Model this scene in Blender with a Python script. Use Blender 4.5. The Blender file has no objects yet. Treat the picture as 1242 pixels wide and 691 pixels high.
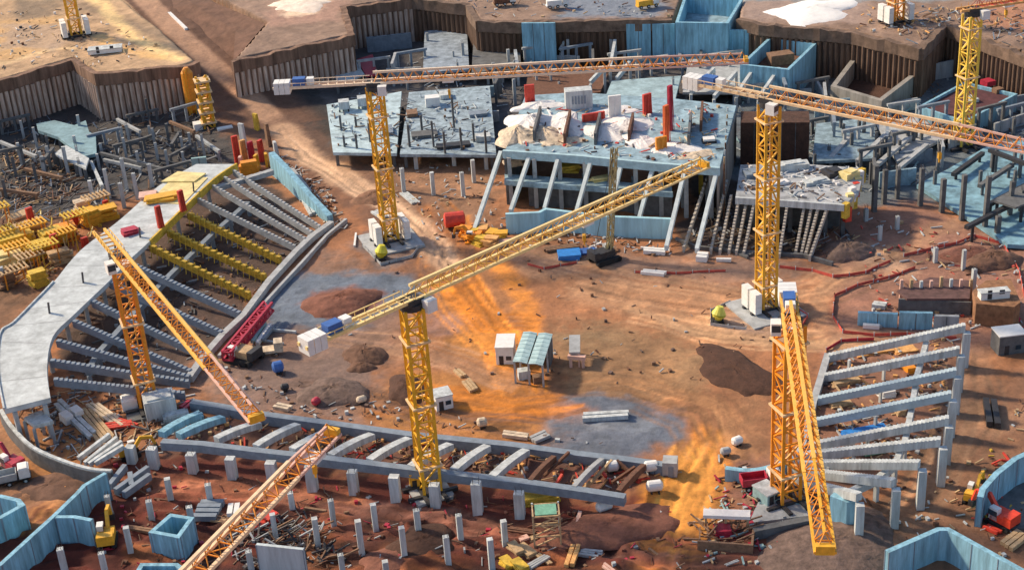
import bpy, math, random
import numpy as np
from mathutils import Vector, Matrix
random.seed(7)
rng = np.random.default_rng(7)
S = bpy.context.scene
COL = S.collection
R = math.radians

# ------------------------------------------------------------------ camera
F_PX, PITCH, ROLL, DIST = 1862.0, R(27.0), R(3.9), 343.0
cx0, cy0 = 621.0, 345.5
_f = Vector((0, math.cos(PITCH), -math.sin(PITCH)))
_r0 = Vector((1, 0, 0)); _u0 = Vector((0, math.sin(PITCH), math.cos(PITCH)))
_r = _r0*math.cos(ROLL) - _u0*math.sin(ROLL)
_u = _r0*math.sin(ROLL) + _u0*math.cos(ROLL)
CAM = -_f*DIST
cam = bpy.data.cameras.new('camera'); cam_o = bpy.data.objects.new('camera', cam); COL.objects.link(cam_o)
cam_o.matrix_world = Matrix(((_r.x, _u.x, -_f.x, CAM.x), (_r.y, _u.y, -_f.y, CAM.y), (_r.z, _u.z, -_f.z, CAM.z), (0, 0, 0, 1)))
cam.sensor_width = 36; cam.lens = 36*F_PX/1242.0
cam.clip_start = 1; cam.clip_end = 20000
S.camera = cam_o

# ------------------------------------------------------------------ world, sun, exposure
SUN_EL, SUN_AZ = R(36), R(-62)
w = bpy.data.worlds.new('World'); S.world = w; w.use_nodes = True
nt = w.node_tree; nt.nodes.clear()
sky = nt.nodes.new('ShaderNodeTexSky'); sky.sky_type = 'NISHITA'; sky.sun_disc = False
sky.sun_elevation = SUN_EL; sky.sun_rotation = SUN_AZ; sky.air_density = 1.0; sky.dust_density = 1.5
bg = nt.nodes.new('ShaderNodeBackground'); bg.inputs['Strength'].default_value = 0.075
out = nt.nodes.new('ShaderNodeOutputWorld')
nt.links.new(sky.outputs[0], bg.inputs[0]); nt.links.new(bg.outputs[0], out.inputs[0])
sl = bpy.data.lights.new('sun', 'SUN'); sl.energy = 2.3; sl.angle = R(5.0); sl.color = (1.0, 0.80, 0.56)
so = bpy.data.objects.new('sun', sl); COL.objects.link(so)
sd = Vector((math.sin(SUN_AZ)*math.cos(SUN_EL), math.cos(SUN_AZ)*math.cos(SUN_EL), math.sin(SUN_EL)))
so.rotation_euler = sd.to_track_quat('Z', 'Y').to_euler(); so.location = (0, 0, 200)
S.view_settings.view_transform = 'Standard'; S.view_settings.look = 'None'
S.view_settings.exposure = 1.12; S.view_settings.gamma = 1.0; S.view_settings.use_curve_mapping = False

# ------------------------------------------------------------------ photo geometry helpers
def at(px, py, z=0.0):
    d = _f + _r*((px-cx0)/F_PX) - _u*((py-cy0)/F_PX)
    t = (z-CAM.z)/d.z
    p = CAM + d*t
    return Vector((p.x, p.y, z))
def proj(p):
    q = Vector(p)-CAM; d = q.dot(_f)
    return cx0 + F_PX*q.dot(_r)/d, cy0 - F_PX*q.dot(_u)/d
def hgt(px, py, top, z=0.0):
    """height of a vertical thing standing at pixel (px,py) whose top shows at row top"""
    p = at(px, py, z); a, b = 0.0, 150.0
    for _ in range(40):
        m = (a+b)/2
        if proj((p.x, p.y, z+m))[1] > top: a = m
        else: b = m
    return (a+b)/2
def path(pts, z=0.0): return [at(x, y, z) for x, y in pts]

# ------------------------------------------------------------------ materials
MATS = {}
def mat(name, col, rough=0.85, var=0.25, scale=0.6, metal=0.0, streak=False, bump=0.0, dirt=None):
    if name in MATS: return MATS[name]
    m = bpy.data.materials.new(name); m.use_nodes = True; n = m.node_tree.nodes; l = m.node_tree.links
    b = n['Principled BSDF']; b.inputs['Roughness'].default_value = rough; b.inputs['Metallic'].default_value = metal
    geo = n.new('ShaderNodeNewGeometry'); mp = n.new('ShaderNodeMapping')
    l.new(geo.outputs['Position'], mp.inputs['Vector'])
    if streak: mp.inputs['Scale'].default_value = (1, 1, 0.12)
    t = n.new('ShaderNodeTexNoise'); t.inputs['Scale'].default_value = scale; t.inputs['Detail'].default_value = 6; t.inputs['Roughness'].default_value = 0.7
    l.new(mp.outputs[0], t.inputs['Vector'])
    r = n.new('ShaderNodeValToRGB'); r.color_ramp.elements[0].position = 0.32; r.color_ramp.elements[1].position = 0.68
    lo = dirt if dirt else tuple(c*(1-var) for c in col); hi = tuple(min(1, c*(1+var*0.7)) for c in col)
    r.color_ramp.elements[0].color = (*lo, 1); r.color_ramp.elements[1].color = (*hi, 1)
    l.new(t.outputs['Fac'], r.inputs['Fac']); l.new(r.outputs[0], b.inputs['Base Color'])
    if bump:
        bp = n.new('ShaderNodeBump'); bp.inputs['Strength'].default_value = bump; bp.inputs['Distance'].default_value = 0.4
        l.new(t.outputs['Fac'], bp.inputs['Height']); l.new(bp.outputs[0], b.inputs['Normal'])
    MATS[name] = m; return m
CONC = mat('grey_concrete', (.40, .42, .43), .9, .3, .5)
CONCL = mat('pale_concrete', (.52, .56, .57), .9, .4, .8, streak=True)
CONCS = mat('streaked_concrete', (.36, .385, .40), .9, .35, .7, streak=True)
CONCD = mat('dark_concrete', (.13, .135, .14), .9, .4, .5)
BLUE = mat('blue_grey_concrete', (.24, .47, .60), .85, .45, .9, streak=True)
BLUES = mat('blue_slab_concrete', (.27, .40, .475), .8, .5, .4)
STEELBL = mat('blue_grey_steel', (.21, .26, .32), .7, .25, .7)
YEL = mat('yellow_paint', (.78, .42, .035), .5, .22, 1.2)
ORA = mat('orange_paint', (.80, .30, .025), .5, .25, 1.2)
CREAM = mat('cream_paint', (.78, .55, .30), .55, .18, 1.0)
PINK = mat('faded_pink_paint', (.72, .45, .36), .6, .2, 1.0)
WHITE = mat('white_paint', (.78, .78, .76), .6, .12, .8)
BLUEP = mat('blue_paint', (.05, .14, .42), .5, .2, 1.0)
RED = mat('red_paint', (.62, .06, .035), .55, .3, 1.0)
CRIM = mat('crimson_paint', (.45, .03, .06), .5, .3, 1.0)
DARK = mat('dark_steel', (.035, .035, .04), .6, .4, 1.0)
RUST = mat('rusty_steel', (.16, .075, .045), .9, .45, 1.5)
GLASS = mat('dark_glass', (.03, .05, .07), .15, .2, 1.0)
RUB = mat('black_rubber', (.02, .02, .022), .9, .3, 2.0)
TIM = mat('pale_timber', (.52, .36, .20), .85, .35, 1.5)
TIMD = mat('brown_timber', (.24, .14, .085), .9, .4, 1.5)
YFORM = mat('yellow_formwork', (.66, .44, .05), .7, .4, .9)
PLY = mat('yellow_plywood', (.80, .66, .30), .8, .3, .4)
TARPW = mat('white_sheeting', (.80, .78, .76), .75, .15, .5, bump=.5)
TARPC = mat('cream_sheeting', (.66, .54, .40), .85, .45, .6, bump=.6)
TARPB = mat('blue_tarpaulin', (.03, .22, .62), .6, .25, 1.0)
TEAL = mat('teal_roof_sheet', (.30, .46, .47), .6, .25, .7)
GREEN = mat('green_paint', (.18, .42, .30), .7, .3, 1.0)
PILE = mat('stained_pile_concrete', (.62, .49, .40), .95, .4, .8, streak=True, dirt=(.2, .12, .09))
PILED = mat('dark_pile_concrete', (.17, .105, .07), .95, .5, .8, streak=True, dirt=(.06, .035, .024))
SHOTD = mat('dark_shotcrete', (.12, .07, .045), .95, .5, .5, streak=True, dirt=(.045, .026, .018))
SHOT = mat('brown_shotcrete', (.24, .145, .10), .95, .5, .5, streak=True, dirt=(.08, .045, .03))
EARTHD = mat('dark_soil_and_shade', (.085, .04, .026), .95, .4, .5, bump=.8)  # dark soil, doubling as shade colour for the hollow and the mast mound
EARTHR = mat('red_soil', (.22, .09, .06), .95, .4, .5, bump=.8)
EARTHG = mat('grey_brown_rubble_soil', (.17, .115, .095), .95, .5, .6, bump=.9)
EARTHB = mat('brown_bank_soil', (.17, .09, .06), .95, .4, .3, bump=.8)
BARE = mat('reinforcing_steel', (.10, .085, .085), .8, .4, 1.5)
NET = mat('red_safety_mesh', (.58, .10, .075), .85, .35, .8)
PALEO = mat('pale_orange_formwork', (.75, .40, .14), .75, .35, .8)

# ------------------------------------------------------------------ mesh builder
ORG = {}
class MB:
    def __init__(s): s.v = []; s.f = []; s.m = []
    def add(s, vs, fs, mi=0):
        o = len(s.v); s.v += [tuple(v) for v in vs]
        for f in fs: s.f.append(tuple(i+o for i in f)); s.m.append(mi)
    def box(s, c, sz, rz=0.0, mi=0):
        """c = centre of the bottom face"""
        ca, sa = math.cos(rz), math.sin(rz); x, y, z = sz[0]/2, sz[1]/2, sz[2]
        vs = []
        for dz in (0, z):
            for dx, dy in ((-x, -y), (x, -y), (x, y), (-x, y)):
                vs.append((c[0]+dx*ca-dy*sa, c[1]+dx*sa+dy*ca, c[2]+dz))
        s.add(vs, [(3, 2, 1, 0), (4, 5, 6, 7), (0, 1, 5, 4), (1, 2, 6, 5), (2, 3, 7, 6), (3, 0, 4, 7)], mi)
        return s
    def beam(s, a, b, wd, h=None, mi=0, up=None):
        a, b = Vector(a), Vector(b); h = h or wd
        t = (b-a)
        if t.length < 1e-6: return s
        t.normalize()
        u = Vector(up) if up else (Vector((0, 0, 1)) if abs(t.z) < .95 else Vector((1, 0, 0)))
        sx = t.cross(u).normalized(); sy = sx.cross(t).normalized()
        vs = []
        for p in (a, b):
            for i, j in ((-1, -1), (1, -1), (1, 1), (-1, 1)):
                vs.append(p + sx*(i*wd/2) + sy*(j*h/2))
        s.add(vs, [(3, 2, 1, 0), (4, 5, 6, 7), (0, 1, 5, 4), (1, 2, 6, 5), (2, 3, 7, 6), (3, 0, 4, 7)], mi)
        return s
    def cyl(s, a, b, r, n=10, r2=None, mi=0):
        a, b = Vector(a), Vector(b); r2 = r if r2 is None else r2
        t = (b-a).normalized(); u = Vector((0, 0, 1)) if abs(t.z) < .9 else Vector((1, 0, 0))
        sx = t.cross(u).normalized(); sy = sx.cross(t)
        vs = []
        for p, q in ((a, r), (b, r2)):
            for k in range(n):
                an = 2*math.pi*k/n; vs.append(p + sx*(q*math.cos(an)) + sy*(q*math.sin(an)))
        fs = [(k, (k+1) % n, n+(k+1) % n, n+k) for k in range(n)]
        fs += [tuple(range(n-1, -1, -1)), tuple(range(n, 2*n))]
        s.add(vs, fs, mi); return s
    def prism(s, poly, z0, z1, mi=0):
        n = len(poly)
        ar = sum(poly[i][0]*poly[(i+1) % n][1]-poly[(i+1) % n][0]*poly[i][1] for i in range(n))
        if ar < 0: poly = poly[::-1]
        vs = [(p[0], p[1], z0) for p in poly]+[(p[0], p[1], z1) for p in poly]
        fs = [tuple(range(n-1, -1, -1)), tuple(range(n, 2*n))]+[(i, (i+1) % n, n+(i+1) % n, n+i) for i in range(n)]
        s.add(vs, fs, mi); return s
    def wall(s, pts, z0, z1, t, mi=0, closed=False, z1s=None):
        """mitred wall along pts; heights may vary"""
        P = [Vector((p[0], p[1], 0)) for p in pts]; n = len(P)
        L, Rr = [], []
        for i in range(n):
            if closed: a, b = P[i-1], P[(i+1) % n]
            else: a, b = P[max(i-1, 0)], P[min(i+1, n-1)]
            d1 = (P[i]-a); d2 = (b-P[i])
            if d1.length < 1e-6: d1 = d2
            if d2.length < 1e-6: d2 = d1
            d1 = d1.normalized(); d2 = d2.normalized()
            n1 = Vector((-d1.y, d1.x, 0)); n2 = Vector((-d2.y, d2.x, 0))
            m = (n1+n2)
            m = n1 if m.length < .2 else m.normalized()
            k = t/2/max(.4, m.dot(n1))
            L.append(P[i]+m*k); Rr.append(P[i]-m*k)
        zt = z1s or [z1]*n
        vs = []
        for i in range(n):
            vs += [(L[i].x, L[i].y, z0), (Rr[i].x, Rr[i].y, z0), (Rr[i].x, Rr[i].y, zt[i]), (L[i].x, L[i].y, zt[i])]
        fs = []
        for i in range(n if closed else n-1):
            a, b = 4*i, 4*((i+1) % n)
            for q in range(4): fs.append((a+q, a+(q+1) % 4, b+(q+1) % 4, b+q))
        if not closed: fs += [(0, 3, 2, 1), (4*n-4, 4*n-3, 4*n-2, 4*n-1)]
        s.add(vs, fs, mi); return s
    def blob(s, c, rx, ry, h, rz=0, n=20, rings=7, jag=.18, seed=0, mi=0, power=1.3):
        rr = random.Random(seed); ca, sa = math.cos(rz), math.sin(rz)
        ph = [rr.uniform(0, 6.28) for _ in range(5)]
        vs = [(c[0], c[1], c[2]+h)]
        for k in range(1, rings+1):
            t = k/rings
            for j in range(n):
                a = 2*math.pi*j/n
                g = 1+jag*(math.sin(2*a+ph[0])*.5+math.sin(3*a+ph[1])*.5+math.sin(5*a+ph[2])*.35+math.sin(9*a+ph[3])*.2)+rr.uniform(-.04, .04)
                x, y = rx*t*g*math.cos(a), ry*t*g*math.sin(a)
                z = h*(1-t**power)*(1+rr.uniform(-.12, .12)) if k < rings else -.3
                vs.append((c[0]+x*ca-y*sa, c[1]+x*sa+y*ca, c[2]+z))
        fs = [(0, 1+j, 1+(j+1) % n) for j in range(n)]
        for k in range(rings-1):
            o = 1+k*n
            for j in range(n): fs.append((o+j, o+n+j, o+n+(j+1) % n, o+(j+1) % n))
        s.add(vs, fs, mi); return s
    def build(s, name, mats, parent=None, org=None, smooth=False):
        if not isinstance(mats, (list, tuple)): mats = [mats]
        if parent is not None: o = ORG[parent.name]; og = o
        else: og = Vector(org) if org is not None else Vector((0, 0, 0))
        me = bpy.data.meshes.new(name)
        me.from_pydata([(v[0]-og.x, v[1]-og.y, v[2]-og.z) for v in s.v], [], s.f)
        for mm in mats: me.materials.append(mm)
        if len(mats) > 1: me.polygons.foreach_set('material_index', s.m)
        if smooth: me.polygons.foreach_set('use_smooth', [True]*len(s.f))
        me.update()
        ob = bpy.data.objects.new(name, me); COL.objects.link(ob)
        if parent is not None: ob.parent = parent
        else: ob.location = og
        ORG[ob.name] = og
        return ob
def tag(o, label=None, cat=None, group=None, kind=None):
    if label: o['label'] = label
    if cat: o['category'] = cat
    if group: o['group'] = group
    if kind: o['kind'] = kind
    return o
def empty(name, loc, label, cat, group=None):
    e = bpy.data.objects.new(name, None); COL.objects.link(e); e.location = loc; ORG[e.name] = Vector(loc)
    e.empty_display_size = 1
    return tag(e, label, cat, group)
ORD = ['first', 'second', 'third', 'fourth', 'fifth', 'sixth', 'seventh', 'eighth', 'ninth', 'tenth', 'eleventh', 'twelfth', 'thirteenth', 'fourteenth',
       'fifteenth', 'sixteenth', 'seventeenth', 'eighteenth', 'nineteenth', 'twentieth', 'twenty-first', 'twenty-second', 'twenty-third', 'twenty-fourth']

# ------------------------------------------------------------------ ground: one height sheet with soil colours and some painted shade
PLAT = 14.0
P_LEFT = path([(-420, 150), (0, 97), (88, 70), (117, 89), (224, 79), (238, 74), (196, 36), (150, 0), (60, -90), (-420, -330)], PLAT)
P_BACK = path([(282, 74), (427, 42), (416, 8), (500, -3), (568, 5), (580, 24), (620, 26), (815, 22), (820, 20), (830, -8), (900, -4), (895, 22), (922, 28), (1034, 38), (1117, 58), (1146, 28),
               (1242, 65), (1560, 150), (1700, -330), (200, -330), (150, -90), (232, -20), (322, 28)], PLAT)
RAMP = [at(120, -60, PLAT), at(176, 0, 13.2), at(215, 40, 10.5), at(262, 82, 6.5), at(308, 122, 2.5), at(345, 160, 0.0)]
def sdist(X, Y, poly):
    """signed distance, positive inside"""
    n = len(poly); d = np.full(X.shape, 1e9); ins = np.zeros(X.shape, bool)
    for i in range(n):
        ax, ay = poly[i][0], poly[i][1]; bx, by = poly[(i+1) % n][0], poly[(i+1) % n][1]
        ex, ey = bx-ax, by-ay; wx, wy = X-ax, Y-ay
        t = np.clip((wx*ex+wy*ey)/(ex*ex+ey*ey+1e-9), 0, 1)
        d = np.minimum(d, (wx-ex*t)**2+(wy-ey*t)**2)
        c = ((ay > Y) != (by > Y)) & (X < (bx-ax)*(Y-ay)/(by-ay+1e-12)+ax)
        ins ^= c
    d = np.sqrt(d); return np.where(ins, d, -d)
def ldist(X, Y, pts):
    d = np.full(X.shape, 1e9); zz = np.zeros(X.shape)
    for i in range(len(pts)-1):
        a, b = pts[i], pts[i+1]; ex, ey = b[0]-a[0], b[1]-a[1]
        t = np.clip(((X-a[0])*ex+(Y-a[1])*ey)/(ex*ex+ey*ey+1e-9), 0, 1)
        q = np.sqrt((X-a[0]-ex*t)**2+(Y-a[1]-ey*t)**2)
        zi = a[2]+(b[2]-a[2])*t
        zz = np.where(q < d, zi, zz); d = np.minimum(d, q)
    return d, zz
def sstep(a, b, x):
    t = np.clip((x-a)/(b-a), 0, 1); return t*t*(3-2*t)
_tab = rng.random((256, 256))
def vnoise(X, Y, s):
    x, y = X/s+400, Y/s+400; ix, iy = np.floor(x).astype(int), np.floor(y).astype(int)
    fx, fy = x-ix, y-iy; fx = fx*fx*(3-2*fx); fy = fy*fy*(3-2*fy)
    g = lambda i, j: _tab[(ix+i) % 256, (iy+j) % 256]
    return (g(0, 0)*(1-fx)+g(1, 0)*fx)*(1-fy)+(g(0, 1)*(1-fx)+g(1, 1)*fx)*fy
def fbm(X, Y, s): return vnoise(X, Y, s)*.5+vnoise(X+31, Y+17, s/2.1)*.3+vnoise(X+7, Y+53, s/4.3)*.2
def axis(lo, hi, step, far):
    core = list(np.arange(lo, hi+step, step)); g = []; q = step
    x = hi
    while x < far: q *= 1.5; x += q; g.append(x)
    h = []; q = step; x = lo
    while x > -far: q *= 1.5; x -= q; h.append(x)
    return np.array(h[::-1]+core+g)
xs = axis(-195, 195, .62, 6000); ys = axis(-105, 235, .62, 6000)
GX, GY = np.meshgrid(xs, ys)
def flat_height(X, Y):
    zl = PLAT*np.clip(.5+sdist(X, Y, P_LEFT)/1.0, 0, 1)
    zb = PLAT*np.clip(.5+sdist(X, Y, P_BACK)/1.0, 0, 1)
    rd, rz = ldist(X, Y, RAMP)
    zr = rz*(1-sstep(6, 26, rd))
    return np.maximum(np.maximum(zl, zb), zr), rd
GZ, RD = flat_height(GX, GY)
far_back = (GY > 260)
GZ = np.where(far_back, PLAT, GZ)
inner = (np.abs(GX) < 200) & (GY > -110) & (GY < 240)
GZ = GZ + np.where(inner, (fbm(GX, GY, 9)-.5)*.8+(fbm(GX+90, GY, 2.4)-.5)*.35, 0)
col = np.zeros(GX.shape+(3,)); col[:] = (.32, .148, .076)
WX = GX+(fbm(GX, GY, 11)-.5)*9+(fbm(GX, GY, 3)-.5)*3; WY = GY+(fbm(GX+200, GY, 11)-.5)*9+(fbm(GX+90, GY+50, 3)-.5)*3
FN = fbm(GX+5, GY+9, 2.4)*.6+vnoise(GX+77, GY+3, .9)*.4
def ragged(k): return np.clip(k+(FN-.5)*5.5*k*(1-k), 0, 1)
def paint(poly, c, soft=3.0, a=1.0, z=0.0, warp=True):
    global col
    sd_ = sdist(WX if warp else GX, WY if warp else GY, path(poly, z)); k = (ragged(sstep(-soft, soft, sd_))*a)[..., None]
    col = col*(1-k)+np.array(c)*k
def streak(pts, c, wd, soft=2.0, a=1.0, z=0.0, rough=True):
    global col
    d, _ = ldist(GX+(WX-GX)*.35, GY+(WY-GY)*.35, path(pts, z)); k = 1-sstep(wd-soft, wd+soft, d)
    if rough: k = k*(.55+.9*np.clip(fbm(GX+11, GY+5, 3.0)-.1, 0, 1))
    k = np.clip(ragged(np.clip(k, 0, 1))*a, 0, 1)[..., None]
    col = col*(1-k)+np.array(c)*k
def rut(pts, z=0.0, gap=1.1, depth=.22, c=None):
    global GZ
    d, _ = ldist(GX, GY, path(pts, z)); k = np.exp(-((d-gap)/.5)**2); GZ = GZ-k*depth*inner
def tracks_(pts, c, n_, spread, z=0.0, a=.8, wd=.42, seed=1):
    """many thin wheel or furrow lines following one path"""
    global col, GZ
    rr = random.Random(seed); P = path(pts, z); Q = []
    for i in range(len(P)-1):
        for k in range(6): Q.append(P[i]*(1-k/6)+P[i+1]*(k/6))
    Q.append(P[-1])
    for j in range(n_):
        off = rr.uniform(-spread, spread); ph = rr.uniform(0, 6); i0 = rr.randrange(0, max(1, len(Q)//2)); i1 = min(len(Q)-1, i0+rr.randrange(len(Q)//3, len(Q)))
        line = []
        for i in range(i0, i1+1):
            t = (Q[min(i+1, len(Q)-1)]-Q[max(i-1, 0)]).normalized(); nr = Vector((-t.y, t.x, 0)); line.append(Q[i]+nr*(off+.7*math.sin(i*.5+ph)))
        if len(line) < 2: continue
        xx = [p.x for p in line]; yy = [p.y for p in line]
        m_ = (GX > min(xx)-4) & (GX < max(xx)+4) & (GY > min(yy)-4) & (GY < max(yy)+4)
        if not m_.any(): continue
        for g_ in (-.95, .95):
            l2 = []
            for i in range(len(line)):
                t = (line[min(i+1, len(line)-1)]-line[max(i-1, 0)]).normalized(); l2.append(line[i]+Vector((-t.y, t.x, 0))*g_)
            d, _ = ldist(GX[m_], GY[m_], l2); k = np.exp(-(d/(wd*1.15))**2)*min(1, a*1.25)*rr.uniform(.6, 1)
            sh = rr.choice([.45, .6, .9, 1.2, 1.4]); cc = np.array(c)*sh
            col[m_] = col[m_]*(1-k[:, None])+cc*k[:, None]; GZ[m_] = GZ[m_]-k*.16
# regional ground tones
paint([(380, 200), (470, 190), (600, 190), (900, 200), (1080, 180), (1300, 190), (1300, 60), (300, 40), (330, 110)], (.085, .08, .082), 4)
paint([(880, 110), (1250, 90), (1250, 240), (1060, 250), (880, 230)], (.125, .15, .17), 4)
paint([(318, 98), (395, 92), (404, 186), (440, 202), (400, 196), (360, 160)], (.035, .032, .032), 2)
paint([(425, 215), (480, 192), (600, 196), (600, 290), (520, 300)], (.30, .17, .105), 3)
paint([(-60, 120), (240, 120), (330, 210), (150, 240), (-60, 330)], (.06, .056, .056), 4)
paint([(-60, 270), (90, 260), (60, 350), (0, 400), (-60, 420)], (.18, .10, .06), 4)
paint([(60, 440), (110, 340), (290, 200), (390, 275), (230, 460), (180, 500)], (.085, .055, .045), 2)  # gaps below the left rakers darkened, shade put into the ground colour
paint([(822, 304), (1005, 314), (1010, 244), (845, 208)], (.06, .042, .036), 1.5)  # deep shadow under the wing painted into the ground
paint([(-80, 585), (130, 545), (260, 540), (480, 580), (760, 612), (820, 600), (900, 640), (1020, 690), (1020, 800), (-80, 800)], (.105, .024, .016), 4)
paint([(215, 495), (820, 565), (760, 605), (200, 540)], (.15, .075, .055), 2)
paint([(1000, 430), (1170, 400), (1150, 540), (1040, 600), (960, 580)], (.24, .125, .085), 3)
paint([(1040, 660), (1180, 470), (1300, 430), (1300, 800), (1000, 800)], (.24, .125, .075), 4)
paint([(1000, 260), (1110, 250), (1300, 300), (1300, 420), (1000, 430)], (.30, .16, .115), 5)
paint([(-60, 470), (60, 560), (120, 580), (20, 640), (-60, 640)], (.29, .15, .085), 3)
# field tones
paint([(640, 320), (1000, 330), (980, 400), (860, 440), (700, 380)], (.35, .172, .092), 8)
paint([(620, 300), (900, 312), (1000, 330), (900, 345), (640, 325)], (.27, .17, .125), 6)
paint([(660, 400), (720, 390), (860, 430), (840, 480), (700, 480)], (.30, .20, .115), 6)
paint([(390, 300), (470, 330), (520, 350), (470, 440), (300, 440), (300, 400)], (.25, .155, .115), 6)
paint([(250, 440), (420, 420), (480, 500), (330, 500), (250, 470)], (.21, .145, .12), 6)
paint([(300, 470), (430, 460), (440, 510), (310, 495)], (.25, .17, .14), 4, .7)
paint([(680, 420), (830, 400), (850, 470), (700, 490)], (.30, .175, .095), 6)
paint([(318, 394), (355, 330), (500, 328), (512, 356), (440, 402)], (.14, .17, .215), 2.2)
paint([(372, 375), (390, 352), (450, 352), (470, 372), (420, 392)], (.22, .105, .085), 2)
paint([(520, 405), (530, 378), (600, 376), (590, 408)], (.36, .22, .185), 2, .8)
paint([(655, 528), (676, 480), (772, 474), (824, 504), (830, 540), (760, 560), (672, 556)], (.135, .155, .195), 1.6)
paint([(700, 505), (770, 500), (800, 515), (790, 530), (710, 525)], (.20, .225, .265), 1.2, .8)
paint([(445, 492), (495, 455), (560, 445), (650, 480), (660, 520), (560, 530), (480, 520)], (.42, .19, .06), 5, .8)
paint([(530, 415), (560, 395), (605, 400), (620, 440), (580, 445)], (.44, .20, .06), 4, .8)
paint([(535, 330), (600, 320), (640, 380), (600, 395), (550, 365)], (.38, .18, .075), 5, .5)
paint([(820, 600), (850, 540), (870, 560), (850, 700), (780, 700)], (.42, .18, .06), 4, .8)
paint([(880, 470), (940, 465), (935, 560), (880, 560)], (.31, .16, .085), 5)
paint([(880, 560), (980, 560), (1000, 640), (890, 640)], (.22, .12, .09), 3)
paint([(860, 395), (900, 370), (960, 370), (985, 405), (890, 412)], (.29, .21, .18), 2)
paint([(430, 300), (455, 280), (505, 275), (515, 300), (470, 325)], (.20, .15, .135), 2)
# tracks
OR = (.74, .29, .07); OR2 = (.56, .20, .042); PAL = (.50, .30, .18)
streak([(545, 262), (530, 320), (560, 372), (600, 420), (610, 470)], OR, 2.2, 1.8, .55)
streak([(520, 250), (550, 290), (545, 340), (590, 395)], OR2, 1.6, 1.4, .7)
streak([(610, 325), (634, 365), (648, 402)], OR, 2.4, 1.8, .8)
streak([(455, 500), (500, 480), (560, 500), (640, 500)], OR2, 2.2, 2, .6)
streak([(560, 480), (640, 495), (700, 500)], OR2, 3.0, 2.5, .4)
streak([(860, 540), (842, 580), (815, 640), (795, 700)], OR, 4.0, 2.5, .95)
streak([(850, 520), (838, 560), (800, 600), (770, 640)], OR, 1.4, 1, .7)
streak([(845, 600), (830, 650), (830, 700)], (.72, .32, .09), 2.0, 1.6, .8)
streak([(800, 596), (835, 590), (850, 560)], (.72, .34, .10), 2.4, 2.0, .8)
streak([(700, 355), (820, 385), (880, 400), (980, 408), (1080, 408)], PAL, 3.2, 2.4, .55)
streak([(640, 330), (760, 350), (900, 372), (1000, 355), (1090, 310)], PAL, 2.4, 2, .4)
streak([(760, 372), (850, 402), (930, 418), (1000, 412)], (.52, .33, .20), 1.2, 1, .6)
streak([(1010, 400), (990, 380), (1000, 340), (1070, 310), (1160, 270)], PAL, 2.6, 2, .5)
streak([(1040, 300), (1070, 315), (1095, 330)], (.55, .36, .24), 3.2, 2, .7)
streak([(1190, 430), (1170, 480), (1200, 520), (1242, 500)], (.42, .25, .16), 3, 2, .5)
streak([(1150, 540), (1130, 600), (1090, 660)], (.32, .19, .12), 3, 2, .4)
for o in (0, 7):
    streak([(330, 602+o), (420, 607+o), (540, 622+o), (620, 638+o), (700, 655+o), (790, 668+o), (830, 672+o)], (.34, .165, .12), .8, .7, .85, rough=False)
streak([(140, 580), (240, 590), (330, 602), (420, 608)], (.30, .125, .07), 3, 2.5, .6)
streak([(880, 668), (1000, 676), (1040, 690)], (.30, .13, .09), 2.4, 2, .6)
streak([(420, 610), (400, 650), (390, 700)], (.38, .15, .06), 3.2, 2.5, .5)
streak([(500, 650), (480, 690)], (.38, .15, .06), 3, 2.5, .5)
streak([(20, 570), (60, 585), (90, 590)], OR2, 2.4, 2, .7)
streak([(0, 520), (40, 560), (110, 592), (60, 640)], (.40, .21, .11), 2.4, 2, .6)
tracks_([(545, 262), (530, 320), (560, 372), (600, 420), (620, 480)], OR, 9, 6, a=.7, seed=1)
tracks_([(520, 250), (550, 290), (545, 340), (590, 395), (650, 400)], OR2, 7, 5, a=.7, seed=2)
tracks_([(700, 355), (820, 385), (880, 400), (980, 408), (1080, 408)], (.55, .34, .2), 9, 6, a=.6, seed=3)
tracks_([(600, 310), (760, 350), (900, 372), (1000, 355), (1090, 310)], (.42, .25, .15), 9, 8, a=.55, seed=4)
tracks_([(870, 520), (845, 575), (820, 640), (795, 700)], (.76, .36, .10), 12, 6, a=.8, seed=5)
tracks_([(660, 470), (760, 470), (850, 500), (880, 560)], (.38, .2, .1), 9, 7, a=.6, seed=6)
tracks_([(440, 500), (520, 480), (620, 495), (700, 480)], OR2, 9, 5, a=.6, seed=7)
tracks_([(380, 400), (470, 410), (560, 430), (640, 460)], (.36, .21, .13), 8, 6, a=.55, seed=8)
tracks_([(300, 470), (420, 480), (560, 515), (660, 520)], (.2, .12, .09), 8, 4, a=.6, seed=9)
tracks_([(1170, 430), (1180, 500), (1130, 600), (1070, 660)], (.36, .22, .14), 8, 5, a=.6, seed=10)
tracks_([(330, 603), (540, 624), (700, 657), (830, 676), (1000, 680)], (.36, .17, .12), 6, 3, a=.7, seed=11)
tracks_([(130, 585), (300, 600), (420, 608)], (.33, .13, .075), 7, 3, a=.7, seed=12)
tracks_([(60, 500), (60, 560), (110, 592), (40, 650)], (.42, .2, .08), 7, 4, a=.6, seed=13)
for i_ in range(14):  # foreground furrows: shaded hollows and lit ridges drawn as dark and pale lines
    x_ = 150+i_*52; tracks_([(x_, 612+i_*4), (x_+90, 622+i_*4.5), (x_+170, 640+i_*4)], (.05, .018, .014) if i_ % 2 else (.30, .10, .06), 3, 5, a=.6, wd=.6, seed=30+i_)
    tracks_([(x_, 660+i_*2), (x_+60, 668+i_*2), (x_+130, 690)], (.04, .016, .012) if i_ % 3 else (.32, .12, .05), 3, 5, a=.6, wd=.7, seed=60+i_)
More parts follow.
